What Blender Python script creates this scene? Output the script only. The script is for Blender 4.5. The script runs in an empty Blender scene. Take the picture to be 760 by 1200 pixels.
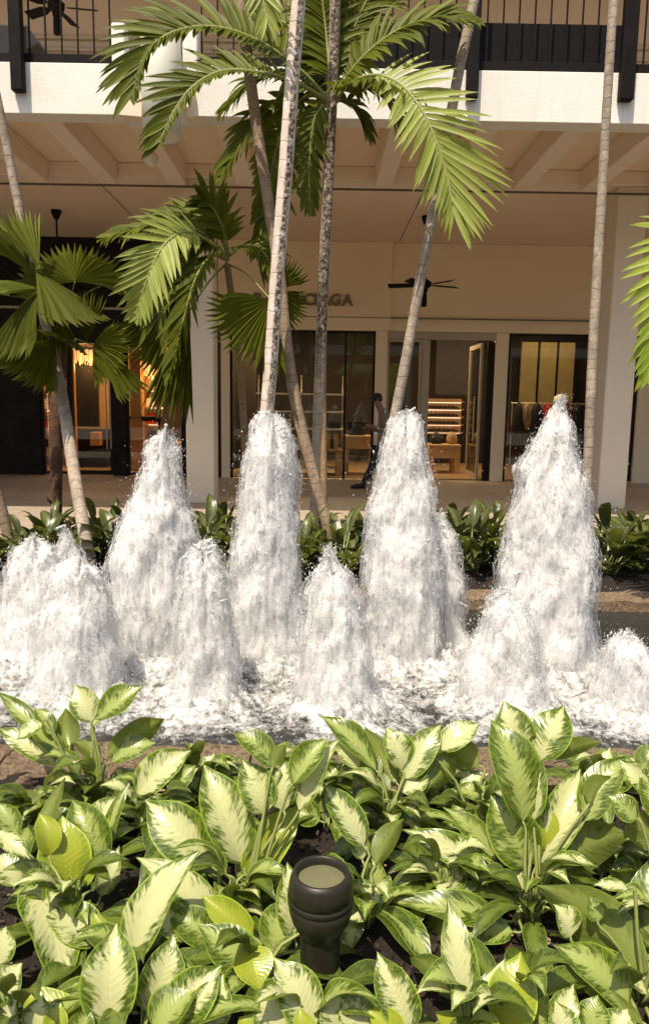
import bpy, bmesh, math, random
import numpy as np
from mathutils import Vector, Matrix
random.seed(7); rng = np.random.default_rng(7)
scene = bpy.context.scene
C = scene.collection
R = math.radians

# ------------------------------------------------------------------ camera
CAM_Z, FOC, YAW, PITCH, ROLL = 1.5, 867.0, R(0.4), R(8.3), R(0.85)
fwd = Vector((math.sin(YAW)*math.cos(PITCH), math.cos(YAW)*math.cos(PITCH), -math.sin(PITCH)))
r0 = fwd.cross(Vector((0, 0, 1))).normalized(); u0 = r0.cross(fwd)
rgt = r0*math.cos(ROLL) + u0*math.sin(ROLL); upv = rgt.cross(fwd)
cam_pos = Vector((0, 0, CAM_Z))
cd = bpy.data.cameras.new('camera'); cam = bpy.data.objects.new('camera', cd); C.objects.link(cam)
m = Matrix.Identity(4)
for i in range(3):
    m[i][0] = rgt[i]; m[i][1] = upv[i]; m[i][2] = -fwd[i]; m[i][3] = cam_pos[i]
cam.matrix_world = m
cd.sensor_fit = 'VERTICAL'; cd.sensor_height = 24; cd.lens = FOC/1200*24
cd.clip_start = .05; cd.clip_end = 2000
scene.camera = cam
# ------------------------------------------------------------------ light
SUN_EL, SUN_AZ = R(63), R(28)            # azimuth: behind the camera, to the left
w = bpy.data.worlds.new('World'); scene.world = w; w.use_nodes = True
nt = w.node_tree; sky = nt.nodes.new('ShaderNodeTexSky'); sky.sky_type = 'NISHITA'; sky.sun_disc = False
sky.sun_elevation = SUN_EL; sky.sun_rotation = math.atan2(-math.sin(SUN_AZ), -math.cos(SUN_AZ))
sky.air_density = 1.0; sky.dust_density = 2.5
bg = nt.nodes['Background']; bg.inputs[1].default_value = .12
nt.links.new(sky.outputs[0], bg.inputs[0])
sl = bpy.data.lights.new('sun', 'SUN'); sl.energy = 3.9; sl.angle = R(.5); sl.color = (1, .93, .82)
sun = bpy.data.objects.new('sun', sl); C.objects.link(sun)
sdir = Vector((-math.sin(SUN_AZ)*math.cos(SUN_EL), -math.cos(SUN_AZ)*math.cos(SUN_EL), math.sin(SUN_EL)))
sun.rotation_euler = sdir.to_track_quat('Z', 'Y').to_euler(); sun.location = (-6, -10, 20)
vs = scene.view_settings
vs.view_transform = 'Standard'; vs.look = 'None'; vs.gamma = 1; vs.exposure = .53; vs.use_curve_mapping = False
try:
    vs.use_white_balance = True; vs.white_balance_temperature = 7150; vs.white_balance_tint = 10
except Exception: pass

# ------------------------------------------------------------------ pixel of the photograph -> place
def ray(px, py):
    d = fwd*FOC + rgt*(px-380) + upv*(600-py)
    return d
def at(px, py, Y):
    d = ray(px, py); return cam_pos + d*(Y/d.y)
def atz(px, py, z):
    d = ray(px, py); return cam_pos + d*((z-CAM_Z)/d.z)
def pxm(Y): return Y/FOC*1.0        # metres per pixel at depth Y (approx.)

# ------------------------------------------------------------------ object helpers
def link(name, me, parent=None, mat=None):
    o = bpy.data.objects.new(name, me); C.objects.link(o)
    if parent is not None: o.parent = parent
    if mat is not None and me is not None:
        for mm in (mat if isinstance(mat, (list, tuple)) else [mat]):
            me.materials.append(mm)
    return o
def tag(o, label=None, cat=None, group=None, kind=None):
    if label: o['label'] = label
    if cat: o['category'] = cat
    if group: o['group'] = group
    if kind: o['kind'] = kind
    return o
def thing(name, label, cat, loc=(0, 0, 0), group=None):
    o = bpy.data.objects.new(name, None); C.objects.link(o); o.location = loc
    o.empty_display_size = .1
    return tag(o, label, cat, group)
class MB:
    """collects verts/faces (world coords); build() makes one mesh object"""
    def __init__(s): s.v = []; s.f = []; s.uv = []; s.mi = []
    def add(s, vs_, fs, uv=None, mi=0):
        n = len(s.v); s.v += [tuple(p) for p in vs_]
        for f in fs:
            s.f.append(tuple(i+n for i in f)); s.mi.append(mi)
        s.uv += (uv if uv else [(0, 0)]*len(vs_))
        return s
    def box(s, x0, x1, y0, y1, z0, z1, mi=0):
        v = [(x0,y0,z0),(x1,y0,z0),(x1,y1,z0),(x0,y1,z0),(x0,y0,z1),(x1,y0,z1),(x1,y1,z1),(x0,y1,z1)]
        return s.add(v, [(0,3,2,1),(4,5,6,7),(0,1,5,4),(1,2,6,5),(2,3,7,6),(3,0,4,7)], mi=mi)
    def tube(s, pts, rad, n=8, cap=True, mi=0, vscale=1.0):
        pts = [Vector(p) for p in pts]
        if not isinstance(rad, (list, tuple)): rad = [rad]*len(pts)
        vv = []; uv = []; L = 0; ref = None
        for i, p in enumerate(pts):
            t = (pts[min(i+1, len(pts)-1)] - pts[max(i-1, 0)]).normalized()
            if ref is None: ref = t.orthogonal().normalized() if abs(t.z) < .9 else Vector((1, 0, 0))
            a = (ref - t*ref.dot(t)).normalized(); b = t.cross(a); ref = a
            if i: L += (p-pts[i-1]).length
            for k in range(n):
                an = 2*math.pi*k/n
                vv.append(p + (a*math.cos(an)+b*math.sin(an))*rad[i]); uv.append((k/n, L*vscale))
        ff = []
        for i in range(len(pts)-1):
            for k in range(n):
                k2 = (k+1) % n
                ff.append((i*n+k, i*n+k2, (i+1)*n+k2, (i+1)*n+k))
        if cap:
            ff.append(tuple(range(n-1, -1, -1))); ff.append(tuple((len(pts)-1)*n+k for k in range(n)))
        return s.add(vv, ff, uv, mi)
    def lathe(s, prof, c, n=32, mi=0):
        vv = []; ff = []
        for (r, z) in prof:
            for k in range(n):
                an = 2*math.pi*k/n; vv.append((c[0]+r*math.cos(an), c[1]+r*math.sin(an), c[2]+z))
        for i in range(len(prof)-1):
            for k in range(n):
                k2 = (k+1) % n; ff.append((i*n+k, i*n+k2, (i+1)*n+k2, (i+1)*n+k))
        return s.add(vv, ff, None, mi)
    def build(s, name, mat, parent=None, smooth=False, bevel=0, off=None):
        me = bpy.data.meshes.new(name)
        v = s.v
        if off is not None: v = [(p[0]-off[0], p[1]-off[1], p[2]-off[2]) for p in v]
        me.from_pydata(v, [], s.f)
        uvl = me.uv_layers.new(name='UVMap')
        li = np.empty(len(me.loops), dtype=np.int32); me.loops.foreach_get('vertex_index', li)
        uvl.data.foreach_set('uv', np.array(s.uv, dtype=np.float32)[li].ravel())
        for mm in (mat if isinstance(mat, (list, tuple)) else [mat]): me.materials.append(mm)
        me.polygons.foreach_set('material_index', s.mi)
        if smooth: me.polygons.foreach_set('use_smooth', [True]*len(me.polygons))
        if bevel:
            bm = bmesh.new(); bm.from_mesh(me)
            bmesh.ops.bevel(bm, geom=bm.edges[:], offset=bevel, segments=1, affect='EDGES', clamp_overlap=True)
            bm.to_mesh(me); bm.free()
        me.update()
        o = link(name, me, parent)
        if off is not None and parent is None: o.location = off
        return o
def box(name, x0, x1, y0, y1, z0, z1, mat, parent=None, bevel=.008):
    """box under a parent at the origin, or a top-level box with its origin at its base"""
    b = MB().box(x0, x1, y0, y1, z0, z1)
    off = None if parent is not None else ((x0+x1)/2, (y0+y1)/2, z0)
    return b.build(name, mat, parent, bevel=bevel, off=off)
def pbuild(b, name, mat, parent, **k):
    """build under a parent Empty that stands at its own place (world-space verts)"""
    o = b.build(name, mat, parent, **k)
    pw = Vector((0, 0, 0)); q = parent
    while q is not None: pw += q.location; q = q.parent
    o.data.transform(Matrix.Translation(-pw)); return o
def spline(pts, n):
    """Catmull-Rom through tuples of any length"""
    P = [np.array(p, float) for p in pts]; P = [2*P[0]-P[1]] + P + [2*P[-1]-P[-2]]
    out = []; segs = len(P)-3
    for i in range(n):
        t = i/(n-1)*segs; k = min(int(t), segs-1); t -= k
        a, b, c, d = P[k:k+4]
        out.append(.5*((2*b)+(c-a)*t+(2*a-5*b+4*c-d)*t*t+(3*b-a-3*c+d)*t**3))
    return out

# ------------------------------------------------------------------ numpy gradient noise
_perm = rng.permutation(256); _perm = np.concatenate([_perm, _perm, _perm])
_g = rng.normal(size=(256, 3)); _g /= np.linalg.norm(_g, axis=1)[:, None]
def pn(x, y, z):
    x = np.asarray(x, float); y = np.asarray(y, float)+0*x; z = np.asarray(z, float)+0*x
    xi = np.floor(x).astype(int); yi = np.floor(y).astype(int); zi = np.floor(z).astype(int)
    xf, yf, zf = x-xi, y-yi, z-zi
    f = lambda t: t*t*t*(t*(t*6-15)+10)
    u, v, ww = f(xf), f(yf), f(zf); out = 0
    for dx in (0, 1):
        for dy in (0, 1):
            for dz in (0, 1):
                h = _perm[_perm[_perm[(xi+dx) & 255] + ((yi+dy) & 255)] + ((zi+dz) & 255)]
                g = _g[h]
                d = g[..., 0]*(xf-dx)+g[..., 1]*(yf-dy)+g[..., 2]*(zf-dz)
                out = out + d*(u if dx else 1-u)*(v if dy else 1-v)*(ww if dz else 1-ww)
    return out*1.6

# ------------------------------------------------------------------ materials
class M_:
    def __init__(s, name):
        s.m = bpy.data.materials.new(name); s.m.use_nodes = True
        s.t = s.m.node_tree; s.b = s.t.nodes['Principled BSDF']; s.out = s.t.nodes['Material Output']
    def n(s, t, **k):
        nd = s.t.nodes.new(t)
        for a, b in k.items():
            if a.startswith('i_'):
                nd.inputs[a[2:].replace('_', ' ')].default_value = b
            else: setattr(nd, a, b)
        return nd
    def l(s, a, b): s.t.links.new(a, b)
    def noise(s, scale, detail=4, rough=.6, vec=None, dist=0):
        nd = s.n('ShaderNodeTexNoise'); nd.inputs['Scale'].default_value = scale
        nd.inputs['Detail'].default_value = detail; nd.inputs['Roughness'].default_value = rough
        nd.inputs['Distortion'].default_value = dist
        if vec is not None: s.l(vec, nd.inputs['Vector'])
        return nd.outputs[0]
    def ramp(s, fac, stops):
        nd = s.n('ShaderNodeValToRGB'); e = nd.color_ramp.elements
        while len(e) < len(stops): e.new(.5)
        for i, (p, c) in enumerate(stops):
            e[i].position = p; e[i].color = (*c, 1) if len(c) == 3 else c
        s.l(fac, nd.inputs[0]); return nd.outputs[0]
    def math(s, op, a, b=None, c=None, clamp=False):
        nd = s.n('ShaderNodeMath', operation=op, use_clamp=clamp)
        for i, x in enumerate((a, b, c)):
            if x is None: continue
            if isinstance(x, (int, float)): nd.inputs[i].default_value = x
            else: s.l(x, nd.inputs[i])
        return nd.outputs[0]
    def mix(s, fac, a, b):
        nd = s.n('ShaderNodeMix', data_type='RGBA')
        for i, x in ((0, fac), (6, a), (7, b)):
            if isinstance(x, (int, float)): nd.inputs[i].default_value = x
            elif isinstance(x, (tuple, list)): nd.inputs[i].default_value = (*x[:3], 1)
            else: s.l(x, nd.inputs[i])
        return nd.outputs[2]
    def bump(s, h, strength=.3, dist=.01):
        nd = s.n('ShaderNodeBump'); nd.inputs['Strength'].default_value = strength; nd.inputs['Distance'].default_value = dist
        s.l(h, nd.inputs['Height']); s.l(nd.outputs[0], s.b.inputs['Normal']); return nd.outputs[0]
    def obj(s): return s.n('ShaderNodeTexCoord').outputs['Object']
    def gpos(s): return s.n('ShaderNodeNewGeometry').outputs['Position']
    def set(s, **k):
        for a, b in k.items():
            s.b.inputs[a.replace('_', ' ')].default_value = b
        return s
def plain(name, c1, c2, scale=6, rough=.6, bump=.15, bscale=80, metallic=0, bdist=.004, spec=.5):
    q = M_(name); p = q.gpos()
    q.l(q.ramp(q.noise(scale, 5, .65, p), [(.3, c1), (.7, c2)]), q.b.inputs['Base Color'])
    q.set(Roughness=rough, Metallic=metallic); q.b.inputs['Specular IOR Level'].default_value = spec
    if bump: q.bump(q.noise(bscale, 4, .6, p), bump, bdist)
    return q.m
MT = {}
MT['stucco'] = plain('white_stucco', (.80, .78, .72), (.86, .84, .79), 2, .8, .5, 45, bdist=.008)
def stucco():
    q = M_('white_stucco'); p = q.gpos(); mp = q.n('ShaderNodeMapping'); mp.inputs['Scale'].default_value = (1, 1, .12); q.l(p, mp.inputs[0])
    n = q.noise(9, 6, .75, mp.outputs[0]); n2 = q.noise(1.6, 5, .7, p)
    c = q.ramp(n2, [(.3, (.78, .75, .68)), (.7, (.86, .84, .78))])
    c = q.mix(q.math('MULTIPLY', q.ramp(n, [(.52, (0, 0, 0)), (.75, (1, 1, 1))]), .35), c, (.60, .54, .44))
    q.l(c, q.b.inputs['Base Color']); q.set(Roughness=.85); q.bump(q.noise(45, 5, .65, p), .6, .008); return q.m
MT['stucco'] = stucco()
MT['ceiling'] = plain('beige_ceiling_paint', (.86, .67, .49), (.90, .72, .54), 1.2, .85, .1, 30)
MT['rib'] = plain('cream_rib_paint', (.83, .70, .55), (.88, .76, .61), 1.5, .85, .15, 40)
MT['column'] = plain('cream_column_paint', (.74, .66, .54), (.80, .72, .59), 1.3, .8, .2, 60)
MT['shopwall'] = plain('beige_shop_cladding', (.86, .70, .47), (.89, .735, .50), .8, .6, .05, 30)
MT['seam'] = plain('dark_seam', (.10, .08, .06), (.14, .11, .08), 4, .8, 0)
MT['bronze'] = plain('dark_bronze_metal', (.012, .009, .007), (.02, .015, .012), 5, .5, .05, 90, spec=.15)
MT['stone_dark'] = plain('dark_polished_stone', (.010, .007, .005), (.028, .019, .013), 3, .6, 0, spec=.12)
MT['black'] = plain('black_painted_metal', (.008, .006, .006), (.013, .011, .010), 8, .6, .1, 60, spec=.1)
MT['tan_wall'] = plain('tan_upper_wall', (.50, .41, .32), (.55, .46, .36), 1, .8, .1, 40)
MT['frame_light'] = plain('champagne_metal', (.40, .34, .25), (.46, .39, .29), 3, .45, 0, metallic=.3)
MT['wood'] = plain('warm_oak', (.42, .25, .12), (.55, .34, .17), 5, .5, .1, 60)
MT['woodfloor'] = plain('shop_floor_wood', (.30, .19, .10), (.40, .26, .14), 3, .35, .05, 40)
MT['orange_wood'] = plain('amber_wood_panel', (.50, .24, .06), (.6, .30, .09), 3, .4, .05, 40)
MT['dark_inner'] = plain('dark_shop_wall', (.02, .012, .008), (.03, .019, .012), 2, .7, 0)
MT['gold_panel'] = plain('olive_gold_panel', (.24, .19, .09), (.31, .25, .12), 4, .5, .1, 50)
MT['red_cloth'] = plain('red_cloth', (.38, .012, .012), (.5, .02, .02), 10, .8, .1, 90)
MT['dark_cloth'] = plain('dark_cloth', (.015, .013, .014), (.03, .026, .026), 10, .85, .2, 90)
MT['tan_cloth'] = plain('tan_cloth', (.34, .22, .13), (.42, .28, .17), 10, .85, .2, 90)
MT['white_cloth'] = plain('pale_cloth', (.72, .67, .58), (.8, .75, .66), 10, .85, .2, 90)
MT['soil'] = plain('dark_mulch_soil', (.010, .006, .004), (.034, .020, .013), 28, .9, 1, 70, bdist=.03)
MT['fixture'] = plain('white_fixture_paint', (.74, .72, .62), (.79, .77, .67), 3, .35, .03, 20)
MT['skin'] = plain('skin', (.24, .13, .085), (.28, .155, .10), 20, .5, 0)
MT['shirt'] = plain('olive_grey_shirt', (.20, .175, .12), (.25, .215, .15), 14, .85, .3, 60, bdist=.01)
MT['jeans'] = plain('blue_jeans', (.022, .028, .045), (.036, .045, .065), 25, .85, .3, 90)
MT['shoe'] = plain('dark_shoe_leather', (.012, .01, .01), (.02, .016, .014), 12, .5, 0)
MT['bromeliad'] = plain('dark_red_leaf', (.07, .012, .012), (.12, .02, .018), 12, .5, 0)
MT['letter'] = plain('dull_bronze_letters', (.17, .125, .07), (.22, .16, .09), 6, .5, 0)
MT['lens'] = plain('frosted_lens', (.13, .125, .07), (.16, .155, .085), 4, .15, 0)
MT['lamp_metal'] = plain('bronze_green_lamp_metal', (.018, .016, .010), (.027, .024, .016), 8, .42, .06, 120, metallic=.2)

def paving():
    q = M_('sandstone_paving'); p = q.gpos(); oi = q.n('ShaderNodeObjectInfo').outputs['Random']
    c = q.ramp(q.noise(3, 6, .7, p), [(.25, (.32, .255, .195)), (.75, (.43, .355, .275))])
    c = q.mix(q.math('MULTIPLY', oi, .35), c, (.30, .24, .18))
    q.l(c, q.b.inputs['Base Color']); q.set(Roughness=.55); q.bump(q.noise(60, 4, .6, p), .2, .003); return q.m
MT['paving'] = paving()
def coral():
    q = M_('coral_stone'); p = q.gpos()
    n1 = q.noise(14, 8, .75, p); n2 = q.noise(55, 5, .7, p)
    c = q.ramp(n1, [(.3, (.22, .14, .075)), (.55, (.42, .30, .185)), (.75, (.56, .43, .29))])
    pit = q.ramp(n2, [(.40, (0, 0, 0)), (.50, (1, 1, 1))])
    c = q.mix(pit, (.17, .105, .06), c)
    q.l(c, q.b.inputs['Base Color']); q.set(Roughness=.9)
    q.bump(q.math('ADD', q.math('MULTIPLY', n2, .7), n1), 1, .06); return q.m
MT['coral'] = coral()
def glass(name='shop_glass', tint=(.9, .92, .9)):
    q = M_(name); t = q.n('ShaderNodeBsdfTransparent'); t.inputs[0].default_value = (*tint, 1)
    g = q.n('ShaderNodeBsdfGlossy'); g.inputs['Roughness'].default_value = .01
    fr = q.n('ShaderNodeFresnel'); fr.inputs[0].default_value = 1.55
    mx = q.n('ShaderNodeMixShader'); q.l(q.math('MULTIPLY', fr.outputs[0], .8, clamp=True), mx.inputs[0])
    q.l(t.outputs[0], mx.inputs[1]); q.l(g.outputs[0], mx.inputs[2]); q.l(mx.outputs[0], q.out.inputs[0]); return q.m
MT['glass'] = glass()
MT['shaded_wall'] = plain('shaded_courtyard_wall', (.16, .11, .075), (.20, .145, .10), 1, .8, .1, 40)  # shade of the opposite wall put into its colour, for calmer glass reflections
def emit(name, col, st):
    q = M_(name); q.b.inputs['Base Color'].default_value = (*col, 1)
    q.b.inputs['Emission Color'].default_value = (*col, 1); q.b.inputs['Emission Strength'].default_value = st; return q.m
MT['warm_glow'] = emit('warm_lamp_glow', (1, .62, .25), 2.2)
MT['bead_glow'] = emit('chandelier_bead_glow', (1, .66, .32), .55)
MT['panel_glow'] = emit('ceiling_light_panel', (1, .80, .58), 1.6)

def foliage(name, base, dark, back, rough=.35, trans=.3, spec=.5, rib=0):
    """plain leaf: light/dark variation per leaf, paler underside, light through the blade"""
    q = M_(name); oi = q.n('ShaderNodeObjectInfo').outputs['Random']
    uv = q.n('ShaderNodeUVMap').outputs[0]; sx = q.n('ShaderNodeSeparateXYZ'); q.l(uv, sx.inputs[0])
    g = q.n('ShaderNodeNewGeometry')
    c = q.mix(oi, dark, base)
    nz = q.noise(9, 4, .6, g.outputs['Position'])
    c = q.mix(q.math('MULTIPLY', nz, .35), c, tuple(min(1, x*1.7) for x in base))
    if rib:   # fine ribs along the blade
        wv = q.math('SINE', q.math('MULTIPLY', sx.outputs[0], rib))
        c = q.mix(q.math('MULTIPLY', q.math('ADD', wv, 1), .16), c, dark)
    tipb = q.math('MULTIPLY', q.math('POWER', sx.outputs[1], 14), .55)
    c = q.mix(tipb, c, (.30, .26, .08))
    c = q.mix(g.outputs['Backfacing'], c, back)
    q.l(c, q.b.inputs['Base Color']); q.set(Roughness=rough); q.b.inputs['Specular IOR Level'].default_value = spec
    tr = q.n('ShaderNodeBsdfTranslucent'); q.l(q.mix(.5, c, (base[0]*2.2, base[1]*2.2, base[2]*1.2)), tr.inputs[0])
    mx = q.n('ShaderNodeMixShader'); mx.inputs[0].default_value = trans
    q.l(q.b.outputs[0], mx.inputs[1]); q.l(tr.outputs[0], mx.inputs[2]); q.l(mx.outputs[0], q.out.inputs[0])
    return q.m
MT['palm'] = foliage('palm_frond_green', (.115, .135, .009), (.045, .062, .006), (.085, .10, .012), .5, .28, .2)
MT['palm_pale_lit'] = foliage('pale_sunlit_palm_green', (.29, .33, .075), (.18, .22, .04), (.20, .23, .045), .45, .28, .28)  # paler copy of the palm green: sunlight painted into the lit fronds
MT['palm_bright'] = foliage('yellow_palm_frond_green', (.30, .38, .05), (.20, .28, .04), (.28, .36, .05), .4, .38, .4)
MT['fan'] = foliage('fan_palm_green', (.11, .125, .008), (.05, .066, .006), (.09, .105, .01), .5, .3, .22, rib=0)
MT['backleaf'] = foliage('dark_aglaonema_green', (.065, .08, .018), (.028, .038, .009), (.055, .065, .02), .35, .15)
MT['rachis'] = plain('frond_rachis', (.20, .22, .05), (.26, .26, .08), 6, .5, 0)
MT['crownshaft'] = plain('yellow_green_crownshaft', (.26, .22, .06), (.33, .30, .10), 5, .5, .1, 30)
MT['petiole'] = plain('pale_petiole', (.17, .21, .05), (.25, .28, .09), 10, .5, 0)

def agla(name, light, green, dark, thr, back, lime=False):
    """variegated blade: pale heart, feathered mottled green margin following the side veins"""
    q = M_(name); oi = q.n('ShaderNodeObjectInfo').outputs['Random']
    uv = q.n('ShaderNodeUVMap').outputs[0]; sx = q.n('ShaderNodeSeparateXYZ'); q.l(uv, sx.inputs[0])
    d = q.math('ABSOLUTE', q.math('MULTIPLY', q.math('SUBTRACT', sx.outputs[0], .5), 2))
    sv = q.math('SUBTRACT', sx.outputs[1], q.math('MULTIPLY', d, .22))           # side-vein coordinate
    cb = q.n('ShaderNodeCombineXYZ'); q.l(q.math('MULTIPLY', sx.outputs[0], 5), cb.inputs[0])
    q.l(q.math('MULTIPLY', sv, 26), cb.inputs[1]); q.l(q.math('MULTIPLY', oi, 57), cb.inputs[2])
    n1 = q.noise(1.0, 3, .6, cb.outputs[0])
    cb2 = q.n('ShaderNodeCombineXYZ'); q.l(q.math('MULTIPLY', sx.outputs[0], 3), cb2.inputs[0])
    q.l(q.math('MULTIPLY', sv, 4), cb2.inputs[1]); q.l(q.math('MULTIPLY', oi, 91), cb2.inputs[2])
    n2 = q.noise(1.0, 2, .5, cb2.outputs[0])
    e = q.math('ADD', d, q.math('ADD', q.math('MULTIPLY', q.math('SUBTRACT', n1, .5), 1.7), q.math('MULTIPLY', q.math('SUBTRACT', n2, .5), 1.5)))
    tipg = q.math('MULTIPLY', q.math('POWER', sx.outputs[1], 5), .35)
    e = q.math('ADD', e, tipg)
    e = q.math('ADD', e, q.math('MULTIPLY', q.math('SUBTRACT', oi, .5), .25))
    mk = q.ramp(q.math('MULTIPLY', e, .5), [(thr*.5-.09, (0, 0, 0)), (thr*.5+.09, (1, 1, 1))])
    cb3 = q.n('ShaderNodeCombineXYZ'); q.l(q.math('MULTIPLY', sx.outputs[0], 9), cb3.inputs[0])
    q.l(q.math('MULTIPLY', sv, 30), cb3.inputs[1]); q.l(q.math('MULTIPLY', oi, 33), cb3.inputs[2])
    n3 = q.noise(1.0, 3, .6, cb3.outputs[0])
    gr = q.mix(q.ramp(n3, [(.42, (0, 0, 0)), (.58, (1, 1, 1))]), dark, green)
    lt = q.mix(q.math('MULTIPLY', n3, .45), light, tuple(x*.80 for x in light[:2])+(light[2]*.6,))
    rim = q.ramp(d, [(.90, (0, 0, 0)), (.97, (1, 1, 1))])
    gr = q.mix(rim, gr, tuple(min(1, x*1.7) for x in green))
    c = q.mix(mk, lt, gr)
    mr = q.ramp(d, [(.0, (1, 1, 1)), (.05, (0, 0, 0))])
    c = q.mix(q.math('MULTIPLY', mr, .5), c, tuple(min(1, x*1.1) for x in light))
    g = q.n('ShaderNodeNewGeometry')
    bk = q.mix(.72, c, back)
    c = q.mix(g.outputs['Backfacing'], c, bk)
    q.l(c, q.b.inputs['Base Color']); q.set(Roughness=.3); q.b.inputs['Specular IOR Level'].default_value = .5
    # side veins as fine relief
    vn = q.math('SINE', q.math('ADD', q.math('MULTIPLY', sv, 82), q.math('MULTIPLY', n2, 7)))
    q.bump(q.math('ADD', q.math('MULTIPLY', vn, .5), q.math('MULTIPLY', mr, -1)), .12, .004)
    tr = q.n('ShaderNodeBsdfTranslucent'); q.l(q.mix(.5, c, (.42, .5, .06)), tr.inputs[0])
    mx = q.n('ShaderNodeMixShader'); mx.inputs[0].default_value = .27
    q.l(q.b.outputs[0], mx.inputs[1]); q.l(tr.outputs[0], mx.inputs[2]); q.l(mx.outputs[0], q.out.inputs[0])
    return q.m
MT['v'] = agla('cream_variegated_leaf', (.61, .63, .33), (.16, .235, .030), (.045, .08, .012), .61, (.20, .25, .05))
MT['m'] = agla('green_variegated_leaf', (.36, .43, .13), (.14, .20, .024), (.045, .08, .011), .46, (.17, .21, .045))
MT['l'] = agla('lime_new_leaf', (.36, .41, .045), (.27, .34, .035), (.20, .28, .03), .75, (.32, .38, .04))
MT['d'] = MT['m']
MT['g'] = agla('gap_shade_green_leaf', (.15, .20, .035), (.09, .135, .02), (.04, .065, .011), .40, (.11, .14, .03))  # darker green puts shade into the gaps and under-leaves

def bark(name, c1, c2, ringc, freq, crack=None, mott=.5):
    q = M_(name); uv = q.n('ShaderNodeUVMap').outputs[0]; sx = q.n('ShaderNodeSeparateXYZ'); q.l(uv, sx.inputs[0])
    p = q.gpos()
    mp = q.n('ShaderNodeMapping'); mp.inputs['Scale'].default_value = (1, 1, .25); q.l(p, mp.inputs[0])
    n1 = q.noise(22, 6, .7, mp.outputs[0]); n2 = q.noise(5, 3, .6, p)
    c = q.ramp(n1, [(.3, c1), (.7, c2)])
    v = q.math('ADD', sx.outputs[1], q.math('MULTIPLY', q.math('SUBTRACT', n2, .5), .10))
    fr = q.math('FRACT', q.math('MULTIPLY', v, freq))
    ring = q.ramp(fr, [(.0, (1, 1, 1)), (.07, (0, 0, 0)), (.97, (0, 0, 0)), (1, (1, 1, 1))])
    c = q.mix(q.math('MULTIPLY', ring, q.math('MULTIPLY', q.noise(6, 3, .6, p), .85)), c, ringc)
    n4 = q.noise(60, 4, .7, p)
    c = q.mix(q.math('MULTIPLY', q.ramp(n4, [(.5, (0, 0, 0)), (.62, (1, 1, 1))]), mott), c, ringc)
    pt = q.ramp(q.noise(7, 6, .75, p, dist=.5), [(.50, (0, 0, 0)), (.60, (1, 1, 1))])
    c = q.mix(q.math('MULTIPLY', pt, .45), c, tuple(min(.8, x*1.45) for x in c2))
    dk = q.ramp(q.noise(4.5, 5, .75, p), [(.55, (0, 0, 0)), (.68, (1, 1, 1))])
    c = q.mix(q.math('MULTIPLY', dk, .5), c, ringc)
    h = q.math('SUBTRACT', q.math('MULTIPLY', n1, .5), q.math('MULTIPLY', ring, .45))
    if crack:     # corky split running up the trunk
        cu, cw, v0 = crack
        nu = q.noise(9, 5, .7, p)
        du = q.math('ABSOLUTE', q.math('SUBTRACT', q.math('ADD', sx.outputs[0], q.math('MULTIPLY', q.math('SUBTRACT', nu, .5), .12)), cu))
        ck = q.math('MULTIPLY', q.ramp(du, [(cw*.6, (1, 1, 1)), (cw, (0, 0, 0))]),
                    q.ramp(q.noise(30, 5, .75, p), [(.38, (0, 0, 0)), (.55, (1, 1, 1))]))
        ck = q.math('MULTIPLY', ck, q.ramp(q.math('SUBTRACT', sx.outputs[1], v0), [(.0, (0, 0, 0)), (.5, (1, 1, 1))]))
        c = q.mix(ck, c, (.06, .035, .022)); h = q.math('SUBTRACT', h, ck)
    q.l(c, q.b.inputs['Base Color']); q.set(Roughness=.85); q.bump(h, .6, .012); return q.m
MT['bark'] = bark('grey_palm_bark', (.27, .215, .165), (.42, .35, .28), (.14, .10, .075), 11)
MT['bark_pale'] = bark('pale_ringed_palm_bark', (.58, .48, .40), (.74, .64, .55), (.42, .33, .26), 6.5, (.83, .085, 1.2), .1)
MT['bark_split'] = bark('split_corky_palm_bark', (.36, .28, .20), (.56, .47, .37), (.12, .075, .05), 10, (.76, .22, 1.7), .35)
MT['bark_brown'] = bark('brown_ringed_palm_bark', (.23, .155, .10), (.38, .28, .19), (.10, .06, .04), 15)
MT['bark_dark'] = bark('shaggy_dark_bark', (.05, .022, .013), (.16, .075, .045), (.02, .01, .007), 14)
MT['bark_young'] = bark('tan_young_bark', (.30, .19, .10), (.40, .27, .15), (.16, .09, .05), 16)

def foam():
    q = M_('aerated_water'); p = q.gpos()
    mp = q.n('ShaderNodeMapping'); mp.inputs['Scale'].default_value = (1, 1, .5); q.l(p, mp.inputs[0])
    n1 = q.noise(85, 6, .78, mp.outputs[0]); n2 = q.noise(190, 3, .6, p)
    c = q.ramp(n1, [(.30, (.60, .595, .60)), (.62, (.86, .86, .86))])
    q.l(c, q.b.inputs['Base Color']); q.set(Roughness=.3, IOR=1.33)
    q.b.inputs['Subsurface Weight'].default_value = .9; q.b.inputs['Subsurface Radius'].default_value = (1, .97, .95); q.b.inputs['Subsurface Scale'].default_value = .035
    q.bump(q.math('ADD', n1, q.math('MULTIPLY', n2, .55)), .45, .008)
    # torn sheets: real gaps where the water has come apart (vertex layer 'gap')
    at_ = q.n('ShaderNodeAttribute', attribute_name='gap'); hole = q.n('ShaderNodeBsdfTransparent')
    mx2 = q.n('ShaderNodeMixShader'); q.l(at_.outputs['Fac'], mx2.inputs[0])
    q.l(q.b.outputs[0], mx2.inputs[1]); q.l(hole.outputs[0], mx2.inputs[2]); q.l(mx2.outputs[0], q.out.inputs[0])
    return q.m
MT['foam'] = foam()
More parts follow.
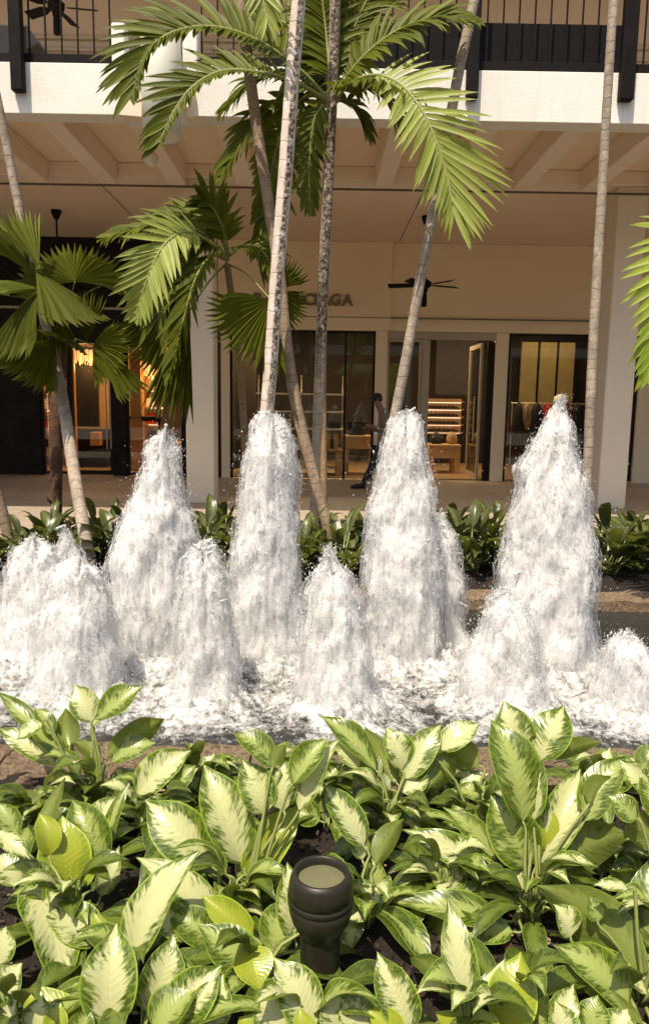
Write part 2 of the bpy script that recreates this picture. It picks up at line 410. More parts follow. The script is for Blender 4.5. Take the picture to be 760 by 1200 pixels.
def veil():
    """thin falling sheet of drops around a plume: streaks of water with open air between them"""
    q = M_('falling_water_veil'); uv = q.n('ShaderNodeUVMap').outputs[0]; p = q.obj()
    q.b.inputs['Base Color'].default_value = (.84, .835, .83, 1); q.set(Roughness=.3, IOR=1.33)
    mp = q.n('ShaderNodeMapping'); mp.inputs['Scale'].default_value = (1, 1, .22); q.l(p, mp.inputs[0])
    n1 = q.noise(38, 4, .7, mp.outputs[0], dist=.4); n2 = q.noise(230, 2, .5, p)
    k = q.math('ADD', q.math('MULTIPLY', n1, 1.0), q.math('MULTIPLY', n2, .75))
    a = q.ramp(k, [(.86, (0, 0, 0)), (1.0, (1, 1, 1))])
    tr = q.n('ShaderNodeBsdfTranslucent'); tr.inputs[0].default_value = (.86, .86, .86, 1)
    m1 = q.n('ShaderNodeMixShader'); m1.inputs[0].default_value = .35; q.l(q.b.outputs[0], m1.inputs[1]); q.l(tr.outputs[0], m1.inputs[2])
    hole = q.n('ShaderNodeBsdfTransparent'); mx = q.n('ShaderNodeMixShader'); q.l(q.math('MULTIPLY', a, .8), mx.inputs[0])
    q.l(hole.outputs[0], mx.inputs[1]); q.l(m1.outputs[0], mx.inputs[2]); q.l(mx.outputs[0], q.out.inputs[0]); return q.m
MT['veil'] = veil()
def drops():
    q = M_('water_drops'); q.b.inputs['Base Color'].default_value = (.9, .9, .9, 1)
    q.set(Roughness=.12, IOR=1.33); q.b.inputs['Transmission Weight'].default_value = .25; return q.m
MT['drops'] = drops()
def water():
    q = M_('pool_water'); p = q.gpos()
    at_ = q.n('ShaderNodeAttribute', attribute_name='foam')
    n1 = q.noise(26, 6, .72, p, dist=.6); n2 = q.noise(7, 4, .6, p, dist=.8)
    k = q.math('ADD', at_.outputs['Fac'], q.math('ADD', q.math('MULTIPLY', q.math('SUBTRACT', n1, .5), 1.1), q.math('MULTIPLY', q.math('SUBTRACT', n2, .5), .9)))
    fm = q.ramp(k, [(.25, (0, 0, 0)), (.70, (1, 1, 1))])
    c = q.mix(fm, (.03, .03, .027), q.ramp(n1, [(.3, (.40, .395, .385)), (.65, (.76, .755, .74))]))
    q.l(c, q.b.inputs['Base Color'])
    q.l(q.math('ADD', q.math('MULTIPLY', fm, .45), .06), q.b.inputs['Roughness']); q.set(IOR=1.33)
    q.bump(q.math('ADD', q.math('MULTIPLY', n1, .8), q.math('MULTIPLY', fm, .5)), .35, .015); return q.m
MT['water'] = water()
# ================================================================== SETTING
def X(px, py, Y): return at(px, py, Y).x
def Z(px, py, Y): return at(px, py, Y).z
WZ = -.08                                     # pool water level
YF, YC, YS, YB = 8.4, 11.0, 14.9, 19.0        # fascia, column line, shop fronts, shop back walls
# ground sheet, bed soil, pavement
g = MB().box(-150, 150, -150, 150, -.9, -.5); tag(g.build('ground', MT['soil']), kind='structure')
def sheet(name, x0, x1, y0, y1, nx, ny, zf, mat, smooth=True, attr=None):
    xs = np.linspace(x0, x1, nx); ys = np.linspace(y0, y1, ny)
    gx, gy = np.meshgrid(xs, ys); gz = zf(gx, gy)
    v = np.stack([gx.ravel(), gy.ravel(), gz.ravel()], 1)
    i = np.arange(nx*ny).reshape(ny, nx)
    f = np.stack([i[:-1, :-1].ravel(), i[:-1, 1:].ravel(), i[1:, 1:].ravel(), i[1:, :-1].ravel()], 1)
    me = bpy.data.meshes.new(name); me.from_pydata(v.tolist(), [], f.tolist()); me.materials.append(mat)
    me.polygons.foreach_set('use_smooth', [smooth]*len(me.polygons))
    if attr is not None:
        a = me.attributes.new(attr[0], 'FLOAT', 'POINT'); a.data.foreach_set('value', attr[1](gx, gy).ravel().astype(np.float32))
    return link(name, me)
tag(sheet('soil_bed', -5, 5, .2, 2.8, 160, 60, lambda x, y: .0+.025*pn(x*4, y*4, 0)+.012*pn(x*16, y*16, 3)-.0, MT['soil']), kind='structure')
tag(sheet('soil_bed', -7, 7, 5.9, 8.0, 160, 40, lambda x, y: -.01+.02*pn(x*4, y*4, 7)+.012*pn(x*16, y*16, 9), MT['soil']), kind='structure')
tag(sheet('pathway', -20, 20, -18, .25, 30, 30, lambda x, y: -.03+0*x, MT['paving']), kind='structure')
pv = tag(MB().box(-16, 16, 7.95, 22, -.2, -.006).build('pavement', MT['seam']), kind='structure')
slab = MB().box(-.497, .497, -.497, .497, -.02, 0).build('paving_slab', MT['paving'], pv, bevel=.004)
slab.location = (-7.5, 8.46, 0)
for j in range(7):
    for i in range(16):
        if i == 0 and j == 0: continue
        s = slab.copy(); C.objects.link(s); s.parent = pv; s.location = (-7.5+i*1.0, 8.46+j*1.0, 0)
# coral stone copings
def coping(name, y0, y1, z0, z1, seed, lip):
    par = MB().box(-6, 6, y0+.03, y1-.03, z0-.35, z0+.01).build(name, MT['coral'])
    tag(par, kind='structure')
    x = -4.2; k = 0; r = random.Random(seed)
    while x < 4.2:
        L = r.uniform(.85, 1.15); x1 = x+L-.008
        nx, ny = 26, 9; bm = bmesh.new()
        bmesh.ops.create_cube(bm, size=1)
        for v in bm.verts:
            v.co = Vector(((x+x1)/2+v.co.x*(x1-x), (y0+y1)/2+v.co.y*(y1-y0), (z0+z1)/2+v.co.z*(z1-z0)))
        bmesh.ops.subdivide_edges(bm, edges=bm.edges[:], cuts=13, use_grid_fill=True)
        co = np.array([v.co for v in bm.verts])
        n = .020*pn(co[:, 0]*9, co[:, 1]*9, co[:, 2]*9+seed)+.014*pn(co[:, 0]*26, co[:, 1]*26, co[:, 2]*26)
        n2 = .012*pn(co[:, 0]*11+9, co[:, 1]*11, co[:, 2]*11+seed)
        for v, a, b in zip(bm.verts, n, n2):
            v.co.z += a; v.co.y += b
        me = bpy.data.meshes.new('coping_stone'); bm.to_mesh(me); bm.free()
        link('coping_stone', me, par, MT['coral']); x += L; k += 1
coping('pool_edge', 2.72, 3.08, -.16, .005, 3, 0)
coping('pool_edge', 5.62, 5.95, -.10, .0, 8, 0)

# ================================================================== BUILDING
bld = thing('mall_building', 'cream two storey arcade building with white balcony edge and shop fronts behind the fountain', 'building', (0, YC, 0))
def B(name, x0, x1, y0, y1, z0, z1, mat, parent=None, bevel=.006):
    return pbuild(MB().box(x0, x1, y0, y1, z0, z1), name, mat, parent or bld, bevel=bevel)
zf0, zf1 = Z(380, 139, YF), Z(380, 79, YF)
zsoff, zbeam = zf0+.015, 4.62
nx0, nx1 = X(144, 80, YF), X(218, 80, YF)       # gap in the balcony edge
B('fascia', -13, nx0-.04, YF, YF+.25, zf0, zf1, MT['stucco'])
B('fascia', nx1+.12, 13, YF, YF+.25, zf0, zf1, MT['stucco'])
# scupper: sloped cheeks, back panel, two stub posts
B('scupper_back', nx0-.04, nx1+.12, YF+.25, YF+.33, zf0+.002, zf1-.002, MT['stucco'])
for (xa, xb, xc) in ((nx0-.04, nx0-.04, nx0+.22), (nx1+.12, nx1+.12, nx1-.02)):
    v = [(xa, YF+.002, zf1-.003), (xa, YF+.249, zf1-.003), (xa, YF+.249, zf0+.004), (xa, YF+.002, zf0+.004),
         (xa+(xc-xa)*.12, YF+.05, zf1-.003), (xc*.5+xa*.5, YF+.249, zf1-.003), (xc, YF+.249, zf0+.004), (xc, YF+.05, zf0+.004)]
    pbuild(MB().add(v, [(0, 1, 2, 3), (7, 6, 5, 4), (0, 4, 5, 1), (3, 2, 6, 7), (0, 3, 7, 4), (1, 5, 6, 2)]), 'scupper_cheek', MT['rib'], bld)
B('stub_post', X(131, 50, YF), X(147, 50, YF), YF-.02, YF+.16, zf1-.015, Z(140, 27, YF), MT['stucco'], bevel=.015)
B('stub_post', X(214, 50, YF), X(232, 50, YF), YF-.02, YF+.16, Z(222, 100, YF), Z(222, 27, YF), MT['stucco'], bevel=.015)
B('overflow_plate', X(209, 120, YF)-.0, X(216, 120, YF), YF-.012, YF+.24, Z(212, 124, YF), Z(212, 117, YF), MT['column'])
# coffered soffit
B('soffit', -13, 13, YF+.25, YC+.3, zsoff+.30, zsoff+.42, MT['ceiling'])
xr = X(138, 215, YC)
for k in range(-7, 12):
    x1 = xr+k*.965; B('rib', x1-.24, x1, YF+.254, YC-.004, zsoff, zsoff+.298, MT['rib'], bevel=.01)
B('beam', -13, 13, YC, YC+.34, zbeam, zsoff+.298, MT['rib'], bevel=.012)
B('beam_drip', -13, 13, YC-.014, YC-.001, zsoff-.03, zsoff-.004, MT['seam'], bevel=0)
B('arcade_ceiling', -13, 13, YC+.342, YS+.3, zbeam+.002, zbeam+.14, MT['ceiling'])
for px in (486, 140): 
    x = X(px, 247, 12.4); B('ceiling_joint', x, x+.012, YC+.345, YS-.1, zbeam-.004, zbeam+.001, MT['seam'], bevel=0)
# columns
cw = X(250.5, 450, YC)-X(217, 450, YC)
for k in range(-1, 3):
    x0 = X(217, 450, YC)+k*(X(711.5, 420, YC)-X(217, 450, YC))
    B('column', x0, x0+cw, YC+.01, YC+.01+cw, -.005, zbeam-.003, MT['column'], bevel=.015)
# upper storey
B('upper_floor', -13, 13, YF+.25, 15, zsoff+.425, zf1-.02, MT['tan_wall'])
B('upper_wall', -13, 13, 13.2, 13.4, zf1-.02, 9.2, MT['tan_wall'])
B('upper_ceiling', -13, 13, 9.6, 13.2, 8.6, 8.8, MT['ceiling'])
for z in (7.18, 7.36):
    B('wall_moulding', -13, 13, 13.13, 13.199, z, z+.05, MT['frame_light'])
# balcony railing
zr0, zr1 = zf1+.012, Z(40, 62.5, YF)+.02
rail = pbuild(MB().box(-13, X(130, 65, YF)-.01, YF+.04, YF+.10, zr0, zr1), 'railing', MT['black'], bld, bevel=.004)
rail2 = pbuild(MB().box(X(233, 65, YF)+.01, 13, YF+.04, YF+.10, zr0, zr1), 'railing', MT['black'], bld, bevel=.004)
ztop = 6.55
for rl, xa, xb in ((rail, -6.2, X(130, 65, YF)-.01), (rail2, X(233, 65, YF)+.01, 6.4)):
    pbuild(MB().box(xa, xb, YF+.035, YF+.105, ztop-.05, ztop), 'handrail', MT['black'], rl, bevel=.004)
    n = int((xb-xa)/.165); src = None
    for i in range(n+1):
        x = xa+.012+i*(xb-xa-.024)/n
        if src is None:
            src = pbuild(MB().box(x-.008, x+.008, YF+.062, YF+.078, zr1+.001, ztop-.051), 'baluster', MT['black'], rl, bevel=0)
            x00 = x
        else:
            c = src.copy(); C.objects.link(c); c.parent = rl; c.location = src.location+Vector((x-x00, 0, 0))
for pxl, pxr, py in ((11, 26, 106), (548, 562, 115), (729, 746, 117), (-140, -125, 105)):
    x0, x1 = X(pxl, 60, YF-.09), X(pxr, 60, YF-.09)
    pbuild(MB().box(x0, x1, YF-.10, YF-.004, Z(pxl+7, py, YF-.09), ztop), 'railing_post', MT['black'], rail if pxl < 200 else rail2, bevel=.012)

# ---- centre shop front
zg0, zg1 = Z(400, 566, YS), Z(400, 387, YS)     # glazing foot and head
def xs_(p): return X(p, 470, YS)
B('sign_wall', xs_(256), xs_(455), YS, YS+.25, zg1, zbeam-.002, MT['shopwall'])
B('sign_wall', xs_(455)+.002, xs_(706), YS+.07, YS+.25, zg1, zbeam-.002, MT['shopwall'])
zs = Z(400, 372, YS); B('wall_seam', xs_(256), xs_(706), YS-.004, YS+.069, zs, zs+.014, MT['seam'], bevel=0)
zs2 = Z(400, 296, YS)
def pier(a, b, y0=0., m_='shopwall', name='pier'): return B(name, xs_(a), xs_(b), YS+y0, YS+.2, -.004, zg1-.003, MT[m_])
pier(259, 269); pier(438.5, 452); pier(578, 593, .03); pier(690, 706, .05)
B('kerb_sill', xs_(269), xs_(438), YS+.03, YS+.2, -.004, zg0, MT['shopwall'])
B('kerb_sill', xs_(593), xs_(690), YS+.06, YS+.2, -.004, zg0, MT['bronze'])
def window(a, b, mull=(), trans=(), y=YS+.10, z0=None, z1=None, fm='bronze', t=.045):
    z0 = zg0 if z0 is None else z0; z1 = zg1 if z1 is None else z1
    x0, x1 = xs_(a)+.003, xs_(b)-.003
    wn = thing_part('window')
    mb = MB().box(x0, x0+t, y-.03, y+.03, z0+.003, z1-.006).box(x1-t, x1, y-.03, y+.03, z0+.003, z1-.006)
    mb.box(x0+t+.001, x1-t-.001, y-.03, y+.03, z1-t-.006, z1-.006).box(x0+t+.001, x1-t-.001, y-.03, y+.03, z0+.003, z0+t)
    for p in mull: xm = xs_(p); mb.box(xm-.02, xm+.02, y-.028, y+.028, z0+t+.001, z1-t-.007)
    for p in trans: zm = Z(400, p, YS); mb.box(x0+t+.001, x1-t-.001, y-.026, y+.026, zm-.02, zm+.02)
    pbuild(mb, 'frame', MT[fm], wn)
    pbuild(MB().box(x0+.01, x1-.01, y-.005, y+.005, z0+.01, z1-.01), 'pane', MT['glass'], wn)
    return wn
def thing_part(name):
    o = bpy.data.objects.new(name, None); C.objects.link(o); o.parent = bld; return o
window(269, 438.5, mull=(404,), trans=())
window(593, 690, mull=())
window(452, 493, z0=.02, fm='frame_light', z1=Z(400, 396, YS))
B('door_header', xs_(452)+.003, xs_(578)-.003, YS+.06, YS+.16, Z(400, 396, YS)+.002, zg1-.005, MT['frame_light'])
B('door_post', xs_(493), xs_(502), YS+.05, YS+.17, -.004, Z(400, 396, YS)-.002, MT['frame_light'])
# open glass door leaf, hinged at the right jamb and swung into the shop
dl = thing_part('door'); ya, yb = YS+.2, YS+1.35; xh = xs_(563)
zt = Z(400, 398, YS)
pbuild(MB().box(xh, xh+.05, ya, ya+.07, .01, zt).box(xh, xh+.05, yb-.07, yb, .01, zt).box(xh+.001, xh+.049, ya+.071, yb-.071, zt-.09, zt-.001).box(xh+.001, xh+.049, ya+.071, yb-.071, .011, .12), 'frame', MT['frame_light'], dl)
pbuild(MB().box(xh+.02, xh+.03, ya+.06, yb-.06, .1, zt-.06), 'pane', MT['glass'], dl)
pbuild(MB().tube([(xh-.05, ya+.2, .8), (xh-.05, ya+.2, 1.7)], .015), 'handle', MT['frame_light'], dl)
B('door_jamb', xs_(570), xs_(578)-.003, YS+.08, YS+.2, -.004, zt, MT['bronze'])
# sign letters, standing proud of the wall; right end of the word just past the split trunk
def letter(ch, x, z, h):
    cu = bpy.data.curves.new('letter', 'FONT'); cu.body = ch; cu.size = h/.7; cu.extrude = .018; cu.offset = .009
    t = bpy.data.objects.new('tmp', cu); C.objects.link(t); bpy.context.view_layer.update()
    me = bpy.data.meshes.new_from_object(t); bpy.data.objects.remove(t)
    xs = [v.co.x for v in me.vertices]; x_0, x_1 = min(xs), max(xs)
    o = link('sign_letter', me, bld, MT['letter'])
    me.transform(Matrix.Translation((x, YS-.03, z))@Matrix.Rotation(R(90), 4, 'X')@Matrix.Translation((-x_0, 0, 0)))
    me.transform(Matrix.Translation((0, -YC, 0)))
    return x_1-x_0
hx = Z(400, 345, YS)-Z(400, 358, YS); zb = Z(400, 358, YS)
word = 'BALENCIAGA'; xe = X(410, 352, YS); adv = []
wid = {'B': .72, 'A': .80, 'L': .60, 'E': .64, 'N': .80, 'C': .78, 'I': .24, 'G': .82}
tot = sum(wid[c] for c in word)*hx + .045*(len(word)-1); xx = xe-tot
for ch in word:
    letter(ch, xx, zb, hx); xx += wid[ch]*hx+.045

# ---- left shop front (dark)
xL = X(-330, 470, YS); xLe = xs_(256)-.004
zl = Z(100, 402, YS)
B('dark_fascia', xL, xLe, YS+.02, YS+.3, zl, zbeam-.002, MT['bronze'])
zm = Z(60, 362, YS); B('fascia_trim', xL, xLe, YS-.005, YS+.019, zm, zm+.05, MT['frame_light'])
for a, b in ((-330, -60), (-20, 46), (130, 147), (214, 256)):
    B('stone_pier', xs_(a), min(xs_(b), xLe), YS+.04, YS+.3, -.004, zl-.003, MT['stone_dark'])
for a, b in ((46, 80), (147, 214)):
    window(a, b, z0=.03, z1=zl)
dd = thing_part('door')
x0, x1 = xs_(80)+.004, xs_(130)-.004
pbuild(MB().box(x0, x0+.06, YS+.1, YS+.16, .01, zl-.01).box(x1-.06, x1, YS+.1, YS+.16, .01, zl-.01).box(x0+.061, x1-.061, YS+.1, YS+.16, .011, .10), 'frame', MT['bronze'], dd)
pbuild(MB().box(x0+.05, x1-.05, YS+.125, YS+.135, .05, zl-.02), 'pane', MT['glass'], dd)
for xx in (x1-.10, x1-.02):
    pbuild(MB().tube([(xx, YS+.03, .55), (xx, YS+.03, 2.1)], .014), 'handle', MT['frame_light'], dd)
# far right shop, mostly behind the column
B('dark_fascia', xs_(708), 13, YS+.08, YS+.3, zg1, zbeam-.002, MT['shopwall'])
window(708, 748, y=YS+.15, z0=.02)
B('pier', xs_(748), 13, YS+.06, YS+.3, -.004, zg1-.003, MT['shopwall'])
# ---- shop rooms
def room(xa, xb, floor, wall, ceil, yb=YB):
    B('shop_floor', xa, xb, YS+.3, yb, -.004, .012, MT[floor], bevel=0)
    B('shop_wall', xa, xb, yb, yb+.1, 0, zbeam, MT[wall], bevel=0)
    B('shop_wall', xa-.1, xa-.002, YS+.3, yb+.1, 0, zbeam, MT[wall], bevel=0)
    B('shop_wall', xb+.002, xb+.1, YS+.3, yb+.1, 0, zbeam, MT[wall], bevel=0)
    B('shop_ceiling', xa, xb, YS+.302, yb, 3.45, 3.55, MT[ceil], bevel=0)
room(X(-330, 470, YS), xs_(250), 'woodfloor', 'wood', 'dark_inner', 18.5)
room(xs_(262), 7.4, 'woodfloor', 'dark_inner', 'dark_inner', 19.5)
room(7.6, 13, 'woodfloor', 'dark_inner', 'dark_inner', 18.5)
# lit lamps inside the shops: recessed ceiling panels with their light
def panel(x, y, sx, sy, energy, col=(1, .72, .42), z=3.44):
    B('ceiling_light', x-sx/2, x+sx/2, y-sy/2, y+sy/2, z-.02, z-.001, MT['panel_glow'], bevel=0)
    a = bpy.data.lights.new('shop_light', 'AREA'); a.shape = 'RECTANGLE'; a.size = sx; a.size_y = sy; a.energy = energy; a.color = col
    o = bpy.data.objects.new('shop_light', a); C.objects.link(o); o.parent = bld; o.location = Vector((x, y, z-.04))-bld.location
for x in (-1.1, .6): panel(x, 16.1, 1.2, .25, 60)
panel(2.7, 16.2, 1.0, .25, 30); panel(4.6, 16.6, 1.2, .3, 40)
panel(-5.2, 16.3, .9, .5, 70, (1, .58, .26)); panel(-3.4, 16.2, .8, .4, 70, (1, .60, .28))

# opposite side of the courtyard (behind the camera; seen in the glass)
opp = thing('opposite_building', 'pale gallery building across the courtyard, seen mirrored in the shop glass', 'building', (0, -18, 0))
def OB(name, *a, mat): return pbuild(MB().box(*a), name, mat, opp)
OB('wall', -22, 22, -20, -19.5, -.3, 9.5, mat=MT['shaded_wall'])
for z in (4.6, 8.4): OB('balcony_edge', -22, 22, -18, -17.7, z, z+.6, mat=MT['stucco']); OB('gallery_floor', -22, 22, -19.5, -18.002, z+.1, z+.3, mat=MT['ceiling'])
for i in range(7): OB('column', -20+i*6.3, -19.5+i*6.3, -18.0, -17.55, -.3, 4.59, mat=MT['column'])
for i in range(8): OB('window', -21+i*5.4, -18+i*5.4, -19.49, -19.4, .2, 3.2, mat=MT['dark_inner'])

# ================================================================== FITTINGS
t = thing('cylinder_fixture', 'long white cylinder fixture hanging in the gap of the balcony edge', 'fixture', tuple(at(190, 162, YF-.22)))
c0 = at(190, 162, YF-.22); c1 = at(190, 40, YF-.22); rr = 20/FOC*(YF+.35)
pbuild(MB().lathe([(rr-.012, .0), (rr, .004), (rr, c1.z-c0.z-.01), (rr-.01, c1.z-c0.z), (.0, c1.z-c0.z+.002)], c0, 40), 'shell', MT['fixture'], t, smooth=True)
pbuild(MB().lathe([(.0, .03), (rr-.03, .03), (rr-.013, .002)], c0, 40), 'diffuser', MT['fixture'], t, smooth=True)
pbuild(MB().box(c0.x-.05, c0.x+.05, c0.y+rr-.004, YF+.25, c0.z+.75, c0.z+.85), 'bracket', MT['fixture'], t)
c = at(177, 186, 9.2); t = thing('globe_lamp', 'small ribbed globe lamp hanging on a cord under the soffit', 'lamp', tuple(c))
rr = .085
prof = [(0, -rr*1.05)]
for i in range(1, 14):
    a = -math.pi/2+math.pi*i/14; prof.append((rr*math.cos(a)*(1.0+(.05 if i % 2 else -.04)), rr*math.sin(a)))
prof.append((0, rr))
pbuild(MB().lathe(prof, c, 24), 'globe', MT['column'], t, smooth=True)
pbuild(MB().tube([c+Vector((0, 0, rr*.9)), Vector((c.x, c.y, zsoff+.30))], .008, 6), 'cord', MT['column'], t)
pbuild(MB().lathe([(rr*1.03, -.006), (rr*1.12, 0), (rr*1.03, .012)], c, 24), 'collar', MT['shopwall'], t)

def ceiling_fan(label, hub, ceil_z, r, rot, group='ceiling fans'):
    t = thing('ceiling_fan', label, 'ceiling fan', tuple(hub), group)
    pbuild(MB().lathe([(.0, -.13), (.05, -.125), (.06, -.05), (.11, -.03), (.12, .04), (.05, .09), (.02, .12)], hub, 20), 'motor', MT['black'], t, smooth=True)
    pbuild(MB().tube([hub+Vector((0, 0, .1)), (hub.x, hub.y, ceil_z-.10)], .016, 8), 'rod', MT['black'], t)
    pbuild(MB().lathe([(.018, -.16), (.05, -.12), (.085, -.03), (.085, -.001)], (hub.x, hub.y, ceil_z), 18), 'canopy', MT['black'], t, smooth=True)
    pbuild(MB().lathe([(.0, -.36), (.045, -.355), (.05, -.30), (.045, -.14), (.0, -.13)], hub, 14), 'light_cylinder', MT['black'], t)
    for k in range(5):
        a = rot+k*2*math.pi/5; d = Vector((math.cos(a), math.sin(a), 0)); s = Vector((-d.y, d.x, 0)); up = Vector((0, 0, 1))
        w_ = .065; tl = .022
        v = []
        for (l, ww) in ((.14, .03), (.24, w_), (r, w_*1.05)):
            for q in (-1, 1):
                for hz in (-.004, .004): v.append(hub+d*l+s*(q*ww)+up*(q*tl*(ww/w_)+hz-.0))
        ff = []
        for i in (0, 4):
            ff += [(i+0, i+4, i+6, i+2), (i+1, i+3, i+7, i+5), (i, i+1, i+5, i+4), (i+2, i+6, i+7, i+3)]
        ff += [(0, 2, 3, 1), (8, 9, 11, 10)]
        pbuild(MB().add(v, ff), 'blade', MT['black'], t)
ceiling_fan('black ceiling fan hanging in front of the beige sign wall', at(497, 334, 12.9), zbeam, .62, .35)
ceiling_fan('ceiling fan above the left shop, mostly hidden by fan palm leaves with its canopy showing', at(69, 332, 12.9), zbeam, .62, 1.0)
ceiling_fan('black ceiling fan on the upper gallery behind the railing bars at top left', at(66, 8, 11.2), 8.6, .55, .15)
# dark furniture on the gallery
c = at(22, 60, 9.3)
t = thing('lounge_chair', 'dark chair with tilted back behind the railing at top left', 'chair', (c.x, 9.3, zf1-.02))
zb_ = zf1-.02; xw0, xw1 = X(-30, 50, 9.3), X(31, 50, 9.3)
pbuild(MB().box(xw0, xw1, 9.3, 9.42, zb_+.25, Z(10, 27, 9.3)), 'backrest', MT['dark_cloth'], t, bevel=.03)
pbuild(MB().box(xw0, xw1, 9.42, 9.95, zb_+.25, zb_+.42), 'seat', MT['dark_cloth'], t, bevel=.03)
q = [X(31, 40, 9.3), X(45, 51, 9.3), X(34, 57, 9.3)]
v = [(xw1+.002, 9.3, Z(31, 28, 9.3)), (q[1], 9.3, Z(45, 50, 9.3)), (q[2]-.0, 9.3, Z(33, 57, 9.3)), (xw1+.002, 9.3, Z(31, 56, 9.3))]
v += [(a, 9.9, b) for (a, _, b) in v]
pbuild(MB().add(v, [(0, 3, 2, 1), (4, 5, 6, 7), (0, 1, 5, 4), (1, 2, 6, 5), (2, 3, 7, 6), (3, 0, 4, 7)]), 'armrest', MT['dark_cloth'], t)
for xx in (xw0+.05, xw1-.05):
    for yy in (9.34, 9.9): pbuild(MB().tube([(xx, yy, zb_), (xx, yy, zb_+.26)], .018, 6), 'leg', MT['black'], t)
x0, x1 = X(408, 50, 8.7), X(726, 50, 8.7)
t = thing('planter_trough', 'long black trough standing behind the balcony railing on the right', 'planter', ((x0+x1)/2, 8.7, zf1-.02))
pbuild(MB().box(x0, x1, 8.6, 8.66, zf1-.01, Z(640, 33, 8.7)), 'front_panel', MT['black'], t, bevel=.008)
pbuild(MB().box(x0, x1, 9.1, 9.16, zf1-.01, Z(640, 33, 8.7)), 'back_panel', MT['black'], t, bevel=.008)
for a, b in ((x0, x0+.05), (x1-.05, x1)): pbuild(MB().box(a, b, 8.662, 9.098, zf1-.01, Z(640, 34, 8.7)), 'end_panel', MT['black'], t)
pbuild(MB().box(x0+.052, x1-.052, 8.662, 9.098, Z(640, 38, 8.7)-.2, Z(640, 38, 8.7)-.04), 'soil_fill', MT['soil'], t)

# ================================================================== SHOP CONTENTS
def rx(p, Y): return X(p, 500, Y)
def rz(y, Y): return Z(440, y, Y)
def table(label, pa, pb, ytop, Y, mat='wood', dep=.6, apron=.28):
    x0, x1, zt = rx(pa, Y), rx(pb, Y), rz(ytop, Y)
    t = thing('display_table', label, 'table', ((x0+x1)/2, Y, .012), 'shop display tables')
    pbuild(MB().box(x0, x1, Y, Y+dep, zt-.05, zt), 'tabletop', MT[mat], t, bevel=.006)
    pbuild(MB().box(x0+.01, x1-.01, Y+.01, Y+dep-.01, zt-apron, zt-.052), 'apron', MT[mat], t, bevel=.004)
    for xx in (x0+.01, x1-.13):
        for yy in (Y+.012, Y+dep-.13): pbuild(MB().box(xx, xx+.12, yy, yy+.12, .013, zt-apron-.002), 'leg', MT[mat], t, bevel=.004)
    return t, x0, x1, zt
def at_obj(b, name, label, cat, mat, loc, group=None, smooth=False, bevel=0):
    o = b.build(name, mat, None, smooth=smooth, bevel=bevel, off=loc); return tag(o, label, cat, group)
t1, a, b, zt = table('oak display table behind the walking man in the centre window', 402, 441, 511, 15.7)
blob = MB()
def garment(name, label, cat, mat, x, Y, z, w_, h, seed, group=None):
    """soft folded cloth heap / hanging garment, lumpy"""
    bm = bmesh.new(); bmesh.ops.create_icosphere(bm, subdivisions=3, radius=1)
    co = np.array([v.co for v in bm.verts]); n = .22*pn(co[:, 0]*2.2+seed, co[:, 1]*2.2, co[:, 2]*1.1)+.10*pn(co[:, 0]*6, co[:, 1]*6, co[:, 2]*2+seed)
    for v, k in zip(bm.verts, n):
        s = 1+k; zz = v.co.z
        v.co = Vector((v.co.x*w_/2*s*(1.05-.25*zz), v.co.y*w_*.33*s, max(-1, zz*1.15*(1+k*.3))*h/2+h/2))
    me = bpy.data.meshes.new(name); bm.to_mesh(me); bm.free()
    me.polygons.foreach_set('use_smooth', [True]*len(me.polygons))
    o = link(name, me, None, mat); o.location = (x, Y, z); return tag(o, label, cat, group)
bx_ = rx(418, 15.9); tb = thing('tote_bag', 'black tote bag standing on the oak table behind the walking man', 'bag', (bx_, 15.95, zt+.002))
v = [(bx_+s*w_, 15.95+q*.07, zt+.003+h) for (h, w_) in ((0, .17), (.30, .21)) for q in (-1, 1) for s in (-1, 1)]
pbuild(MB().add(v, [(0, 2, 3, 1), (4, 5, 7, 6), (0, 1, 5, 4), (2, 6, 7, 3), (0, 4, 6, 2), (1, 3, 7, 5)]), 'bag_body', MT['dark_cloth'], tb, bevel=.012)
for q in (-.05, .05): pbuild(MB().tube([Vector((bx_+.10*math.cos(a*math.pi/8), 15.95+q, zt+.30+.16*math.sin(a*math.pi/8))) for a in range(9)], .009, 6), 'handle', MT['dark_cloth'], tb)
t2, a2, b2, zt2 = table('low pale bench table seen left of the walking man through the glass', 376, 401, 527, 15.5, 'wood', .6, .06)
for k, p in enumerate((382, 391)):
    at_obj(MB().box(rx(p, 15.6), rx(p+5, 15.6), 15.62, 15.9, zt2+.002, zt2+.30), 'display_block', ('pale wood block on the low bench, the left one', 'pale wood block on the low bench, the right one')[k], 'block', MT['wood'], (rx(p, 15.6), 15.7, zt2+.002), bevel=.006)
t3, a3, b3, zt3 = table('pale oak display table standing in the open doorway', 503, 541, 520, 16.3, 'wood', .7, .30)
garment('handbag', 'dark bag on the table in the open doorway, left one', 'bag', MT['dark_cloth'], rx(512, 16.5), 16.55, zt3+.002, .3, .24, 5)
garment('handbag', 'brown bag on the table in the open doorway, right one', 'bag', MT['tan_cloth'], rx(530, 16.5), 16.55, zt3+.002, .24, .26, 9)
ORD = ('first', 'second', 'third', 'fourth', 'fifth', 'sixth', 'last')
